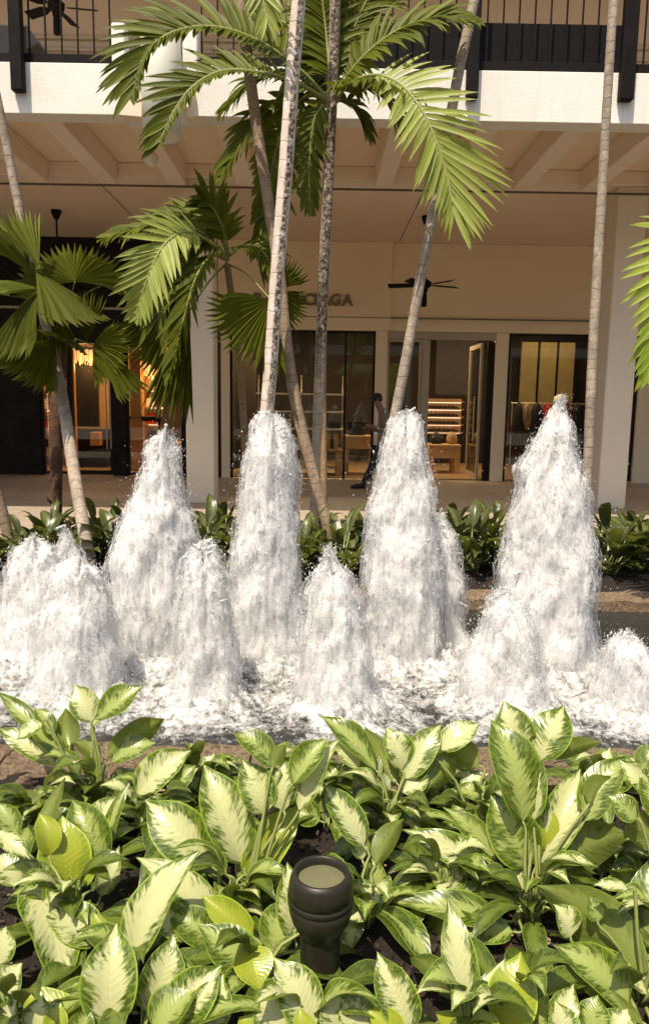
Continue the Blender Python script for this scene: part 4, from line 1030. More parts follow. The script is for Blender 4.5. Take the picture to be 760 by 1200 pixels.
fan(p3, (42, 318), (98, 372), 62, (.6, -.55, .75), petiole=[cr, (60, 350, 7.3)], Yh=6.95, Yt=6.7, n=12, edge=.9)
fan(p3, (38, 322), (0, 262), 60, (.45, -.5, .7), petiole=None, Yh=6.95, Yt=6.9, n=12)
fan(p3, (109, 404), (152, 412), 150, (-.1, -1, .35), petiole=[cr, (90, 398, 7.2)], Yh=6.9, Yt=6.85, n=24, mat='fan', edge=.97)
fan(p3, (116, 408), (160, 458), 40, (.7, -.9, .4), Yh=6.88, Yt=6.8, n=10)
fan(p3, (102, 402), (101, 340), 46, (.3, -1, .1), Yh=6.95, n=12)
fan(p3, (66, 400), (10, 428), 95, (.1, -.75, .65), petiole=[cr], Yh=7.1, Yt=6.7, n=20, droop=.12)
fan(p3, (44, 338), (4, 412), 62, (-.6, -.9, .15), petiole=[cr, (58, 360, 7.2)], Yh=6.85, Yt=6.6, n=14)
fan(p3, (46, 338), (-8, 330), 44, (.1, -.6, .8), Yh=6.8, Yt=6.6, n=10, mat='palm_pale_lit')
fan(p3, (46, 312), (19, 243), 48, (.5, -.8, .3), petiole=[cr, (55, 350, 7.2)], Yh=6.9, n=11, mat='palm_pale_lit')
fan(p3, (88, 400), (58, 388), 140, (.1, -.5, .85), petiole=[cr], Yh=7.2, Yt=6.9, n=20)
fan(p3, (60, 352), (66, 410), 60, (.2, -1, .2), petiole=[cr], Yh=7.25, Yt=7.15, n=12)
fan(p3, (128, 330), (176, 322), 130, (.1, -.45, .9), petiole=[cr, (95, 350, 7.3)], Yh=7.3, Yt=7.4, n=20)
# 4 brown trunk leaning across
p4 = palm('brown ringed palm trunk slanting from upper left down to the bed centre', (386, 648, 7.3))
trunk(p4, [(392, 664, 14, 6.75), (382, 612, 14.5, 6.75), (364, 545, 15, 6.8), (347, 475, 15.5, 6.85), (335, 400, 15.5, 6.9), (327, 320, 15, 6.95), (315, 240, 14.5, 6.95), (301, 150, 14, 6.95), (289, 60, 14, 6.9), (281, 0, 14, 6.9), (272, -70, 14, 6.9)], 'bark_brown', .075)
hp = lambda q: 1-.3*q
frond(p4, [(284, -80, 6.9), (296, -50, 6.6), (306, -15, 6.45), (312, 22, 6.4)], .34, 12, 'palm_pale_lit', (0, -1, .2), .028, .12, 60, 18, start=.3, prof=hp, seed=3)
# 5 pale split trunk
p5 = palm('pale ringed palm trunk with a dark split up its side, left of centre', (307, 655, 6.6))
trunk(p5, [(306, 670, 20, 6.6), (307, 600, 19.5, 6.6), (310, 520, 18.5, 6.6), (317, 430, 18, 6.6), (324, 330, 18, 6.6), (333, 220, 18.5, 6.6), (341, 110, 18, 6.6), (349, 10, 17.5, 6.6), (356, -70, 17, 6.6)], 'bark_pale', .15, n=18)
# 6 corky trunk
p6 = palm('upright palm trunk with dark corky upper bark, just left of the walking man', (369, 655, 7.0))
trunk(p6, [(366, 660, 15, 7.3), (369, 600, 14, 7.3), (372, 500, 14, 7.25), (376, 400, 14, 7.15), (380, 300, 14, 7.0), (386, 180, 13.5, 7.0), (391, 60, 13, 7.0), (394, -60, 13, 7.0)], 'bark_split', .1)
# 7 pale trunk rising to the right
p7 = palm('pale ringed palm trunk leaning right, rising from behind the tall jet beside the doorway', (440, 650, 6.9))
trunk(p7, [(425, 665, 15, 6.9), (440, 590, 14.5, 6.9), (462, 490, 14, 6.9), (481, 390, 13.5, 6.9), (499, 290, 13, 6.9), (518, 190, 13, 6.9), (536, 90, 13, 6.9), (553, 10, 12.5, 6.9), (568, -60, 12, 6.9)], 'bark', .085)
# 8 thin right trunk
p8 = palm('thin grey palm trunk standing in front of the right column', (684, 655, 7.0))
trunk(p8, [(683, 668, 13, 7.0), (686, 600, 13, 7.0), (690, 500, 13, 7.0), (695, 390, 12.5, 7.0), (703, 250, 12, 7.0), (710, 130, 11, 7.0), (718, 0, 11, 7.0), (722, -70, 11, 7.0)], 'bark', .07)
# 9 young palm with crown left of centre
p9 = palm('young palm with tan bamboo like stem and arching fronds, before the left column', (290, 655, 7.6))
trunk(p9, [(292, 665, 10, 7.6), (290, 600, 10, 7.6), (287, 520, 9.5, 7.6), (282, 440, 9, 7.6), (274, 370, 9, 7.5), (266, 310, 9, 7.4)], 'bark_young', .07)
frond(p9, [(266, 305, 7.3), (245, 283, 6.9), (218, 272, 6.6), (194, 285, 6.4), (176, 318, 6.3), (158, 372, 6.25)], .40, 24, 'palm_pale_lit', (.15, -1, .35), .034, .03, 62, 24, start=.30, seed=11, lift=.05)
frond(p9, [(266, 302, 7.4), (245, 280, 7.2), (222, 266, 7.1), (195, 262, 7.0), (160, 268, 6.9), (125, 280, 6.85)], .42, 24, 'palm', (0, -.5, .85), .036, .12, 75, 25, seed=12)
frond(p9, [(268, 305, 7.45), (250, 285, 7.3), (225, 290, 7.2), (200, 318, 7.15), (186, 365, 7.1), (184, 415, 7.1)], .44, 22, 'palm', (-.2, -.7, .6), .045, .12, 62, 20, seed=17)
frond(p9, [(268, 302, 7.45), (255, 270, 7.4), (236, 255, 7.4), (212, 250, 7.35), (185, 256, 7.3)], .38, 20, 'palm', (0, -.5, .85), .042, .14, 72, 25, seed=18)
frond(p9, [(266, 305, 7.4), (248, 300, 7.1), (230, 325, 6.9), (215, 375, 6.8), (200, 440, 6.75)], .42, 24, 'palm', (-.5, -.6, .5), .04, .10, 60, 20, seed=13)
frond(p9, [(268, 300, 7.4), (262, 270, 7.3), (250, 245, 7.2), (236, 232, 7.1)], .36, 14, 'palm', (0, -.9, .4), .036, .10, 60, 22, seed=14)
frond(p9, [(268, 300, 7.4), (285, 288, 7.2), (305, 292, 7.1), (318, 312, 7.0)], .30, 14, 'palm', (.2, -.6, .7), .034, .12, 70, 25, seed=16)
fan(p9, (318, 352), (262, 395), 130, (-.1, -1, .25), petiole=[(268, 310, 7.4), (290, 322, 7.1)], Yh=6.75, Yt=6.6, n=20, mat='fan', jag=.12, split=2, droop=.05)
fan(p9, (322, 345), (352, 372), 120, (.3, -.9, .3), petiole=None, Yh=7.0, Yt=7.1, n=16, jag=.14, split=2)
fan(p9, (322, 342), (345, 305), 70, (.1, -1, .3), Yh=7.05, n=12, jag=.14, split=2)
fan(p9, (222, 365), (195, 478), 34, (.4, -1, .1), petiole=[(266, 308, 7.4), (245, 330, 7.1)], Yh=6.95, n=10)
fan(p9, (214, 355), (150, 408), 60, (.3, -.7, .5), Yh=7.1, n=14)
# 10 crowned young palm behind the corky trunk
p10 = palm('feather palm with yellow green crownshaft and arching fronds filling the top centre', (378, 655, 7.25))
trunk(p10, [(380, 662, 9, 7.25), (379, 560, 9, 7.25), (378, 440, 9, 7.25), (380, 300, 9.5, 7.2)], 'bark_young', .09)
trunk(p10, [(380, 302, 10, 7.2), (383, 230, 12, 7.15), (386, 170, 12, 7.1), (389, 120, 9, 7.05)], 'crownshaft', .3, 'crownshaft')
cx = (389, 122, 7.05)
pc = lambda q: .62+.55*math.sin(min(1, q*1.15)*math.pi)*.75
frond(p10, [cx, (410, 98, 6.9), (440, 88, 6.7), (470, 100, 6.5), (493, 128, 6.38), (511, 166, 6.3), (523, 205, 6.25), (530, 242, 6.2)], .56, 34, 'palm_pale_lit', (.05, -1, .35), .034, .035, 80, 13, sides=(-1, 1), back=.74, start=.30, prof=lambda q: .55+.75*min(1, q*1.6)-.62*max(0, q-.55)/.45, seed=21, lift=.04)
frond(p10, [cx, (398, 104, 6.9), (425, 95, 6.75), (452, 98, 6.65), (478, 112, 6.55)], .34, 18, 'palm', (0, -.2, .95), .034, .30, 88, 60, start=.2, prof=lambda q: .8, seed=22)
frond(p10, [cx, (350, 98, 6.75), (305, 85, 6.55), (262, 83, 6.45), (230, 98, 6.35), (207, 125, 6.3), (186, 168, 6.25)], .44, 28, 'palm', (.10, -.75, .65), .036, .035, 74, 22, start=.24, prof=lambda q: .6+.5*min(1, q*1.5)-.6*max(0, q-.6)/.4, seed=23, lift=.08, back=.35)
frond(p10, [cx, (355, 85, 6.9), (310, 52, 6.8), (265, 34, 6.7), (225, 32, 6.6), (190, 44, 6.5), (168, 68, 6.45), (156, 108, 6.4)], .50, 32, 'palm', (-.1, -.8, .6), .044, .05, 76, 22, start=.22, prof=lambda q: .6+.5*math.sin(q*3.0), seed=24, lift=.1, back=.42)
frond(p10, [cx, (405, 92, 7.0), (430, 62, 6.9), (465, 36, 6.8), (505, 22, 6.7), (550, 26, 6.6)], .46, 26, 'palm', (0, -.7, .7), .038, .14, 74, 24, start=.2, seed=25, lift=.1)
frond(p10, [cx, (386, 85, 7.05), (382, 40, 7.1), (376, -10, 7.1), (368, -60, 7.1)], .44, 26, 'palm', (.1, -1, .1), .034, .12, 66, 30, start=.2, seed=26)
frond(p10, [cx, (398, 82, 7.15), (412, 40, 7.2), (432, -5, 7.2), (455, -40, 7.2)], .44, 26, 'palm', (0, -1, .2), .036, .14, 66, 30, start=.2, seed=27)
frond(p10, [cx, (366, 112, 7.15), (345, 124, 7.2), (330, 155, 7.2), (318, 200, 7.2), (310, 245, 7.2), (304, 285, 7.2)], .66, 20, 'palm', (-.2, -1, .2), .056, .03, 80, 14, start=.25, prof=lambda q: 1.0-.35*q, seed=28, lift=.04, sides=(-1, --1), back=.5)
frond(p10, [cx, (372, 105, 7.2), (340, 88, 7.3), (300, 96, 7.4), (262, 130, 7.5)], .46, 24, 'palm', (-.1, -.5, .8), .04, .20, 74, 28, seed=29)
frond(p10, [cx, (400, 118, 7.2), (415, 128, 7.3), (432, 160, 7.4)], .34, 14, 'palm', (.3, -.6, .6), .034, .16, 66, 26, seed=30)
frond(p10, [cx, (366, 100, 7.4), (344, 112, 7.5), (326, 150, 7.55)], .42, 18, 'palm', (-.3, -.5, .8), .04, .2, 70, 26, seed=32)
frond(p10, [cx, (352, 118, 7.3), (320, 128, 7.4), (288, 160, 7.45), (262, 205, 7.5)], .44, 20, 'palm', (-.2, -.6, .7), .044, .14, 70, 22, seed=33)
frond(p10, [cx, (402, 102, 7.3), (425, 98, 7.4), (452, 118, 7.45), (468, 150, 7.5)], .40, 18, 'palm', (.2, -.5, .8), .04, .18, 72, 26, seed=34)
frond(p10, [cx, (378, 80, 7.2), (356, 48, 7.25), (322, 20, 7.3), (280, 8, 7.3)], .44, 22, 'palm', (-.2, -.7, .7), .042, .14, 70, 26, seed=35)
frond(p10, [cx, (375, 128, 7.0), (366, 150, 7.0), (362, 200, 7.0), (364, 250, 7.0)], .30, 12, 'palm', (-.1, -.9, .3), .036, .1, 60, 18, seed=36)
frond(p10, [cx, (375, 120, 7.25), (362, 140, 7.3), (352, 180, 7.35)], .36, 16, 'palm', (-.3, -.6, .6), .034, .14, 62, 22, seed=31)
# 11 palm just outside the right edge
p11 = palm('bright yellow green frond reaching in from the right edge, on a palm out of frame', (860, 700, 5.9), 'palm')
trunk(p11, [(862, 705, 15, 5.9), (858, 560, 15, 5.9), (852, 400, 14, 5.9), (846, 270, 12, 5.9)], 'bark', .08)
frond(p11, [(846, 270, 5.9), (822, 258, 5.6), (798, 275, 5.35), (782, 320, 5.2), (770, 380, 5.1), (762, 430, 5.05)], .40, 22, 'palm_bright', (-.3, -1, .3), .036, .03, 66, 14, start=.3, prof=lambda q: 1-.35*q, seed=41, lift=.03)
frond(p11, [(846, 270, 5.9), (870, 250, 5.8), (905, 262, 5.7), (930, 310, 5.7)], .4, 20, 'palm_bright', (.3, -1, .3), .036, .08, 66, 20, seed=42)

# ================================================================== FOUNTAIN
JETS = [  # label, Y, silhouette rows (y, left, right) in the photograph, drops
 ('broad foamy water jet at the far left edge of the pool', 4.35, [(628, 32, 46), (643, 17, 60), (670, 6, 68), (710, 1, 74), (750, -4, 82), (782, -10, 94)], 2200),
 ('narrow water spout peeking up between the two broad jets at far left', 4.6, [(620, 72, 80), (640, 66, 90), (680, 50, 104), (730, 48, 108), (772, 45, 112)], 1200),
 ('short rounded jet at left whose top covers the foot of the leaning grey trunk', 3.8, [(655, 88, 102), (668, 70, 114), (692, 60, 120), (720, 50, 130), (760, 45, 137), (812, 38, 146)], 2400),
 ('tall tapering jet rising in front of the left column', 4.35, [(508, 186, 203), (520, 172, 208), (545, 165, 211), (580, 158, 216), (600, 150, 226), (625, 136, 231), (660, 132, 231), (700, 133, 232), (740, 134, 233), (782, 130, 238)], 3800),
 ('short pointed jet between the two tall jets left of centre', 3.75, [(640, 226, 249), (655, 217, 259), (690, 211, 267), (730, 206, 272), (780, 203, 276), (818, 196, 282)], 2200),
 ('tall ragged jet rising before the pale split palm trunk', 4.35, [(499, 300, 336), (513, 290, 343), (540, 283, 345), (575, 278, 346), (620, 274, 349), (660, 270, 353), (700, 268, 356), (740, 269, 358), (784, 266, 362)], 4600),
 ('short jet in the front centre with a small spout on its top', 3.7, [(646, 378, 390), (662, 374, 397), (674, 366, 408), (692, 360, 419), (720, 357, 428), (770, 354, 434), (822, 348, 442)], 2600),
 ('tall jet covering the foot of the palm that leans right, beside the walking man', 4.35, [(502, 458, 491), (512, 451, 499), (530, 445, 503), (560, 440, 504), (600, 434, 508), (640, 427, 513), (680, 424, 516), (720, 429, 520), (760, 431, 519), (794, 428, 527)], 4400),
 ('shorter narrow jet tucked against the right side of the jet by the walking man', 4.6, [(605, 507, 520), (625, 497, 530), (660, 492, 540), (720, 490, 545), (772, 485, 549)], 1600),
 ('tall jet with a forked top in front of the right hand shop window', 4.3, [(479, 650, 663), (495, 634, 667), (520, 618, 671), (550, 606, 676), (580, 603, 685), (610, 596, 689), (650, 589, 692), (690, 586, 694), (740, 584, 696), (796, 586, 697)], 4600),
 ('short lumpy jet at the foot of the forked right hand jet', 3.75, [(690, 577, 600), (710, 563, 612), (740, 553, 625), (780, 546, 634), (824, 540, 642)], 2200),
 ('low rounded jet cut off by the right edge of the pool', 3.7, [(741, 724, 747), (758, 707, 758), (790, 699, 767), (834, 694, 776)], 1800),
]
OCT = np.array([(1, 0, 0), (-1, 0, 0), (0, 1, 0), (0, -1, 0), (0, 0, 1), (0, 0, -1)], float)
OF = np.array([(0, 2, 4), (2, 1, 4), (1, 3, 4), (3, 0, 4), (2, 0, 5), (1, 2, 5), (3, 1, 5), (0, 3, 5)])
def blobs(name, cen, rad, elong, mat, parent):
    """many small stretched drops in one mesh"""
    n = len(cen); jit = rng.uniform(.7, 1.3, (n, 6, 1))
    v = OCT[None]*rad[:, None, None]*jit
    v[:, :, 2] *= elong[:, None]
    sh = rng.normal(0, .35, (n, 1, 2)); v[:, :, :2] += v[:, :, 2:3]*sh
    v = (v+cen[:, None, :]).reshape(-1, 3)
    f = (OF[None]+(np.arange(n)*6)[:, None, None]).reshape(-1, 3)
    me = bpy.data.meshes.new(name)
    me.vertices.add(len(v)); me.vertices.foreach_set('co', v.astype(np.float32).ravel())
    me.loops.add(f.size); me.loops.foreach_set('vertex_index', f.astype(np.int32).ravel())
    me.polygons.add(len(f)); me.polygons.foreach_set('loop_start', (np.arange(len(f))*3).astype(np.int32))
    me.polygons.foreach_set('loop_total', np.full(len(f), 3, np.int32))
    me.polygons.foreach_set('use_smooth', np.ones(len(f), bool)); me.update(calc_edges=True)
    return link(name, me, parent, mat)
foot_xy = []
def jet(label, Y, sil, nd, seed):
    rows = [(Z((a+b)/2, y, Y), X(a, y, Y), X(b, y, Y)) for (y, a, b) in sil][::-1]
    zs = np.array([r[0] for r in rows]); zs[0] = WZ-.03; zs[-1] -= .03; xa = np.array([r[1] for r in rows]); xb = np.array([r[2] for r in rows])
    H = zs[-1]-zs[0]; x0 = (xa[0]+xb[0])/2; T = thing('water_jet', label, 'water jet', (x0, Y, WZ), 'fountain jets')
    foot_xy.append((x0, Y, (xb[0]-xa[0])/2, H))
    nz = int(H/.0065); nt_ = int(max(90, min(230, math.pi*(xb[0]-xa[0])/.0065)))
    t = np.linspace(0, 1, nz); zz = zs[0]+H*t
    rr = np.interp(zz, zs, (xb-xa)/2); cx_ = np.interp(zz, zs, (xa+xb)/2)
    # cap: rounded, lobed crown
    capn = 14; ca = np.linspace(0, math.pi/2, capn+1)[1:]
    rt = rr[-1]; rr = np.concatenate([rr, rt*np.cos(ca)]); cx_ = np.concatenate([cx_, np.full(capn, cx_[-1])]); zz = np.concatenate([zz, zz[-1]+rt*.40*np.sin(ca)])
    t = np.concatenate([t, np.full(capn, 1.0)])
    an = np.linspace(0, 2*math.pi, nt_, endpoint=False)
    A, ZZ = np.meshgrid(an, zz); RR = np.repeat(rr[:, None], nt_, 1); CX = np.repeat(cx_[:, None], nt_, 1); TT = np.repeat(t[:, None], nt_, 1)
    RR = np.maximum(RR, .004); k = np.minimum(1, RR/.05)
    px = CX+RR*np.cos(A); py = Y+RR*.92*np.sin(A); s = seed*7.3
    low = pn(px*5+s, py*5, ZZ*2.2)*.17*RR+pn(px*10, py*10+s, ZZ*4)*.030*k+pn(px*24, py*24+s, ZZ*7)*.014*k
    rope = (1-np.abs(pn(px*15, py*15+s, ZZ*4.5))*2.2)*.009*k
    rope2 = (1-np.abs(pn(px*32+s, py*32, ZZ*11))*2.2)*.006*k
    fine = pn(px*70, py*70, ZZ*30+s)*.0055*k
    mic = pn(px*150, py*150+s, ZZ*100)*.003*k
    dr = low+rope+rope2+fine+mic; dr = dr-dr.mean()-(.018+.014*np.clip(TT*1.5, 0, 1)*min(1, H/1.1))*k
    px = px+dr*np.cos(A); py = py+dr*.92*np.sin(A)
    lob = pn(np.cos(A)*1.5+s, np.sin(A)*1.5, ZZ*0+s)+.35*pn(np.cos(A)*3.5+s, np.sin(A)*3.5, ZZ*3)
    pz = ZZ+np.clip((TT-.80)/.20, 0, 1)**2*lob*.19*min(1, H/1.2)**2*np.minimum(1, RR/(rt*.3+.01))+pn(px*40, py*40, ZZ*40+s)*.006
    # gaps: torn water near the flanks of the plume
    gn = pn(px*26+s, py*26, ZZ*9)+.7*pn(px*60, py*60+s, ZZ*30)
    gap = (gn > .62).astype(float)*np.clip(gn*1.2-.35, 0, .8)*np.abs(np.cos(A))**1.5
    gap *= (H > .9)*1.0
    v = np.stack([px-x0, py-Y, pz-WZ], -1).reshape(-1, 3)
    n_r = len(zz); i = np.arange(n_r*nt_).reshape(n_r, nt_); j = np.roll(i, -1, 1)
    f = np.stack([i[:-1].ravel(), j[:-1].ravel(), j[1:].ravel(), i[1:].ravel()], 1)
    me = bpy.data.meshes.new('plume'); me.vertices.add(len(v)); me.vertices.foreach_set('co', v.astype(np.float32).ravel())
    me.loops.add(f.size); me.loops.foreach_set('vertex_index', f.astype(np.int32).ravel())
    me.polygons.add(len(f)); me.polygons.foreach_set('loop_start', (np.arange(len(f))*4).astype(np.int32)); me.polygons.foreach_set('loop_total', np.full(len(f), 4, np.int32))
    me.polygons.foreach_set('use_smooth', np.ones(len(f), bool)); me.update(calc_edges=True)
    a = me.attributes.new('gap', 'FLOAT', 'POINT'); a.data.foreach_set('value', gap.ravel().astype(np.float32))
    link('plume', me, T, MT['foam'])
    # veil: falling sheets of drops standing a little off the core
    q0 = slice(0, n_r-6, 3); AA = A[q0, ::3]; bx, by, bz = px[q0, ::3], py[q0, ::3], pz[q0, ::3]; kk3 = k[q0, ::3]
    for vi, (o0, o1) in enumerate(((.010, .014), (.022, .020))):
     so = (o0+o1*(1+pn(bx*9+s+vi*5, by*9, bz*3)))*kk3
     vv = np.stack([bx+so*np.cos(AA)-x0, by+so*np.sin(AA)-Y, bz-WZ-.01], -1); m1, m2 = AA.shape
     ii = np.arange(m1*m2).reshape(m1, m2); jj = np.roll(ii, -1, 1)
     ff = np.stack([ii[:-1].ravel(), jj[:-1].ravel(), jj[1:].ravel(), ii[1:].ravel()], 1)
     mv = bpy.data.meshes.new('water_veil'); mv.from_pydata(vv.reshape(-1, 3).tolist(), [], ff.tolist()); mv.polygons.foreach_set('use_smooth', [True]*len(mv.polygons))
     link('water_veil', mv, T, MT['veil'])
    # drops clinging to the plume and flying off it
    nd = nd*3
    pick = rng.integers(0, len(v), nd); c = v[pick].copy(); ang = A.reshape(-1)[pick]; kk = k.reshape(-1)[pick]
    off = rng.exponential(.013, nd)*(.5+kk)
    c[:, 0] += off*np.cos(ang); c[:, 1] += off*np.sin(ang); c[:, 2] += rng.normal(0, .01, nd)
    rad = rng.lognormal(math.log(.0017), .5, nd).clip(.0008, .006)
    far = rng.random(nd) < .06; c[far, 0] += rng.normal(0, .05, far.sum()); c[far, 1] += rng.normal(0, .05, far.sum()); rad[far] = rad[far].clip(.001, .003)
    d = blobs('spray', c, rad, rng.uniform(1, 2.6, nd), MT['foam'], T); d['kind'] = 'stuff'
    # tongues of water thrown off the sides and crown
    mb = MB(); r_ = random.Random(seed); nto = int(8+20*H)
    for q in range(nto):
        ii = (r_.randrange(int(n_r*.80), n_r-4) if q % 2 else r_.randrange(int(n_r*.30), n_r-4))*nt_+r_.randrange(nt_); p = Vector(v[ii]); aa = A.reshape(-1)[ii]
        o_ = Vector((math.cos(aa), math.sin(aa), r_.uniform(.4, 2.0))).normalized(); L = r_.choice((.03, .04, .05, .06, .08))*min(1, .4+H*.6); pts = []; rd = []
        for w_ in range(6):
            u = w_/5; pts.append(p-o_*.015+o_*L*u+Vector((0, 0, -.5*L*u*u))+Vector((r_.uniform(-1, 1), r_.uniform(-1, 1), 0))*.004); rd.append(.011*(1-.7*u)*r_.uniform(.6, 1.2)+(.004 if w_ == 5 else 0))
        mb.tube(pts, rd, 6)
    o = mb.build('water_tongues', MT['foam'], T, smooth=True); o['kind'] = 'stuff'
for k, (lb, Y, sil, nd) in enumerate(JETS): jet(lb, Y, sil, nd, k+1)
# side lobe of the forked jet and small spouts are part of their jets: extra horn on jet 10
# pool water
def foam_amt(gx, gy):
    a = np.zeros_like(gx)
    for (x, y, r, H) in foot_xy:
        d = np.sqrt((gx-x)**2+(gy-y)**2)
        a = np.maximum(a, np.exp(-np.maximum(0, d-r*.9)/(.30+.12*H)))
    a = a*.66
    a = np.where(gy > 4.75, a-(gy-4.75)*.9, a); a = np.where(gy < 3.45, a-(3.38-gy)*.6, a)
    return np.clip(a, 0, 1)
def water_z(gx, gy):
    f = foam_amt(gx, gy)
    z = WZ+.010*pn(gx*6, gy*9, 1)+.007*pn(gx*17, gy*24, 2)
    lum = (1-np.abs(pn(gx*9, gy*12, 5))*1.9)*.030+(1-np.abs(pn(gx*20, gy*24, 6))*1.9)*.013+.003*pn(gx*60, gy*60, 8)
    mound = np.zeros_like(gx)
    for (x, y, r, H) in foot_xy:
        d = np.sqrt((gx-x)**2+(gy-y)**2); mound = np.maximum(mound, np.exp(-(np.maximum(0, d-r)/.07))*(.05+.04*H))
    return z+lum*f+mound*(.75+.6*pn(gx*12, gy*12, 11)+.3*pn(gx*40, gy*40, 12))
ws = tag(sheet('pool_water', -4.0, 4.0, 3.05, 5.66, 620, 230, water_z, MT['water'], True, ('foam', foam_amt)), kind='structure')
tag(MB().box(-6, 6, 3.0, 5.7, -.48, -.40).build('pool_floor', MT['soil']), kind='structure')
# splash drops over the foam
n = 9000; src = rng.integers(0, len(foot_xy), n); FX = np.array(foot_xy)
cx_ = FX[src, 0]+rng.normal(0, .75, n)*FX[src, 2]*1.5; cy_ = FX[src, 1]+rng.normal(0, .75, n)*FX[src, 2]*1.5; ok = (cy_ > 3.12) & (cy_ < 5.5)
cx_, cy_ = cx_[ok], cy_[ok]
c = np.stack([cx_, cy_, water_z(cx_, cy_)+np.where(rng.random(len(cx_)) < .6, 0, rng.exponential(.05, len(cx_)))], 1)
s = blobs('splash_drops', c, rng.lognormal(math.log(.0026), .45, len(c)).clip(.0010, .006), rng.uniform(.6, 1.4, len(c)), MT['foam'], None)
tag(s, 'white splash drops scattered over the churning pool', 'splash', kind='stuff')
n = 1100; k = rng.integers(0, len(FX), n)
c = np.stack([FX[k, 0]+rng.normal(0, .34, n), FX[k, 1]+rng.normal(.15, .3, n), WZ+rng.uniform(.05, 1, n)*FX[k, 3]*.85], 1)
s = blobs('flying_drops', c, rng.lognormal(math.log(.0022), .4, n).clip(.0012, .0055), rng.uniform(.8, 1.6, n), MT['foam'], None)
tag(s, 'fine water drops flying between the jets', 'spray', kind='stuff')
# palm across the courtyard, mirrored in the centre window
p12 = thing('palm_tree', 'sunlit palm across the courtyard, seen mirrored in the centre shop window', 'palm tree', (2.3, -8, -.03))
pbuild(MB().tube([(2.3, -8, -.03), (2.32, -8, 1.4), (2.25, -8, 2.7)], [.10, .085, .07], 12), 'trunk', MT['bark'], p12, smooth=True)
for k in range(8):
    an = k*math.pi/4+.3; d = Vector((math.cos(an), math.sin(an), 0)); c0 = Vector((2.25, -8, 2.7)); r_ = random.Random(k)
    S = [c0, c0+d*.4+Vector((0, 0, .6)), c0+d*.95+Vector((0, 0, .8)), c0+d*1.5+Vector((0, 0, .45))]
    S = [Vector(q) for q in spline([tuple(q) for q in S], 20)]
    fr = pbuild(MB().tube(S, .012, 5), 'frond', MT['rachis'], p12)
    mb = MB()
    for j in range(4, 20):
        t = (S[min(j+1, 19)]-S[j-1]).normalized(); s = t.cross(Vector((0, 0, 1))).normalized()
        for sd in (-1, 1):
            e = S[j]+(t*.5+s*sd).normalized()*.5+Vector((0, 0, -.12)); m2 = S[j].lerp(e, .45)+Vector((0, 0, .05))
            mb.add([S[j], m2+t*.025, e, m2-t*.025], [(0, 1, 2, 3)], [(0, 0), (0, .5), (.5, 1), (1, .5)])
    pbuild(mb, 'leaflets', MT['palm_pale_lit'], fr)
# ================================================================== LEAVES AND PLANTS
def blade(mb, P0, P1, wd, hint, bend=.12, fold=.25, curl=0., wave=.02, rows=11, mi=0, tipdroop=.0, twist=0., seed=0):
    ax = P1-P0; L = ax.length; a = ax.normalized(); hint = Vector(hint); n = (hint-a*hint.dot(a))
    n = n.normalized() if n.length > 1e-4 else a.orthogonal().normalized(); s = a.cross(n); r_ = random.Random(seed)
    ph = r_.uniform(0, 6); U = (-1, -.68, -.34, 0, .34, .68, 1); v = []; uv = []
    sb = r_.uniform(-.05, .05)
    for i in range(rows):
        t = i/(rows-1)
        c = P0+ax*t+n*(bend*L*4*t*(1-t))+s*(sb*L*math.sin(math.pi*t))+Vector((0, 0, -tipdroop*L*t**3))
        f = (t**.60)*((1-t)**.82)*1.80 if 0 < t < 1 else 0
        if t > .78: f *= 1-.38*math.sin((t-.78)/.22*math.pi)
        w_ = wd/2*min(1, f)+.0006; tw = twist*t
        cs, sn = math.cos(tw), math.sin(tw); s2 = s*cs+n*sn; n2 = n*cs-s*sn
        for u in U:
            q = c+s2*(u*w_*(1-.12*fold*abs(u)))+n2*(fold*abs(u)*w_*(1-curl*abs(u))+wave*L*math.sin(ph+t*9+u*1.5)*abs(u)**2)
            v.append(q); uv.append((u*.5+.5, t))
    f = []; m_ = len(U)
    for i in range(rows-1):
        for j in range(m_-1):
            k = i*m_+j; f.append((k, k+1, k+m_+1, k+m_))
    mb.add(v, f, uv, mi)
def leaf(plant, P0, P1, wd, kind, hint, base, **kw):
    """leaf object: blade + petiole down to the plant's foot"""
    mb = MB(); blade(mb, P0, P1, wd, hint, **kw)
    d = (P1-P0).normalized(); mid = base.lerp(P0, .55)+Vector((0, 0, .03)); L = (P1-P0).length
    pts = [base, mid, P0-d*min(.03, L*.2), P0, P0+d*L*.35+ (Vector(hint).normalized()*.0)]
    pts = pts[:4]
    S = [Vector(q) for q in spline([tuple(p) for p in pts], 7)]
    mb.tube(S, [.0065-.0005*i for i in range(7)], 5, mi=1)
    return pbuild(mb, 'leaf', [MT[kind], MT['petiole']], plant, smooth=True)
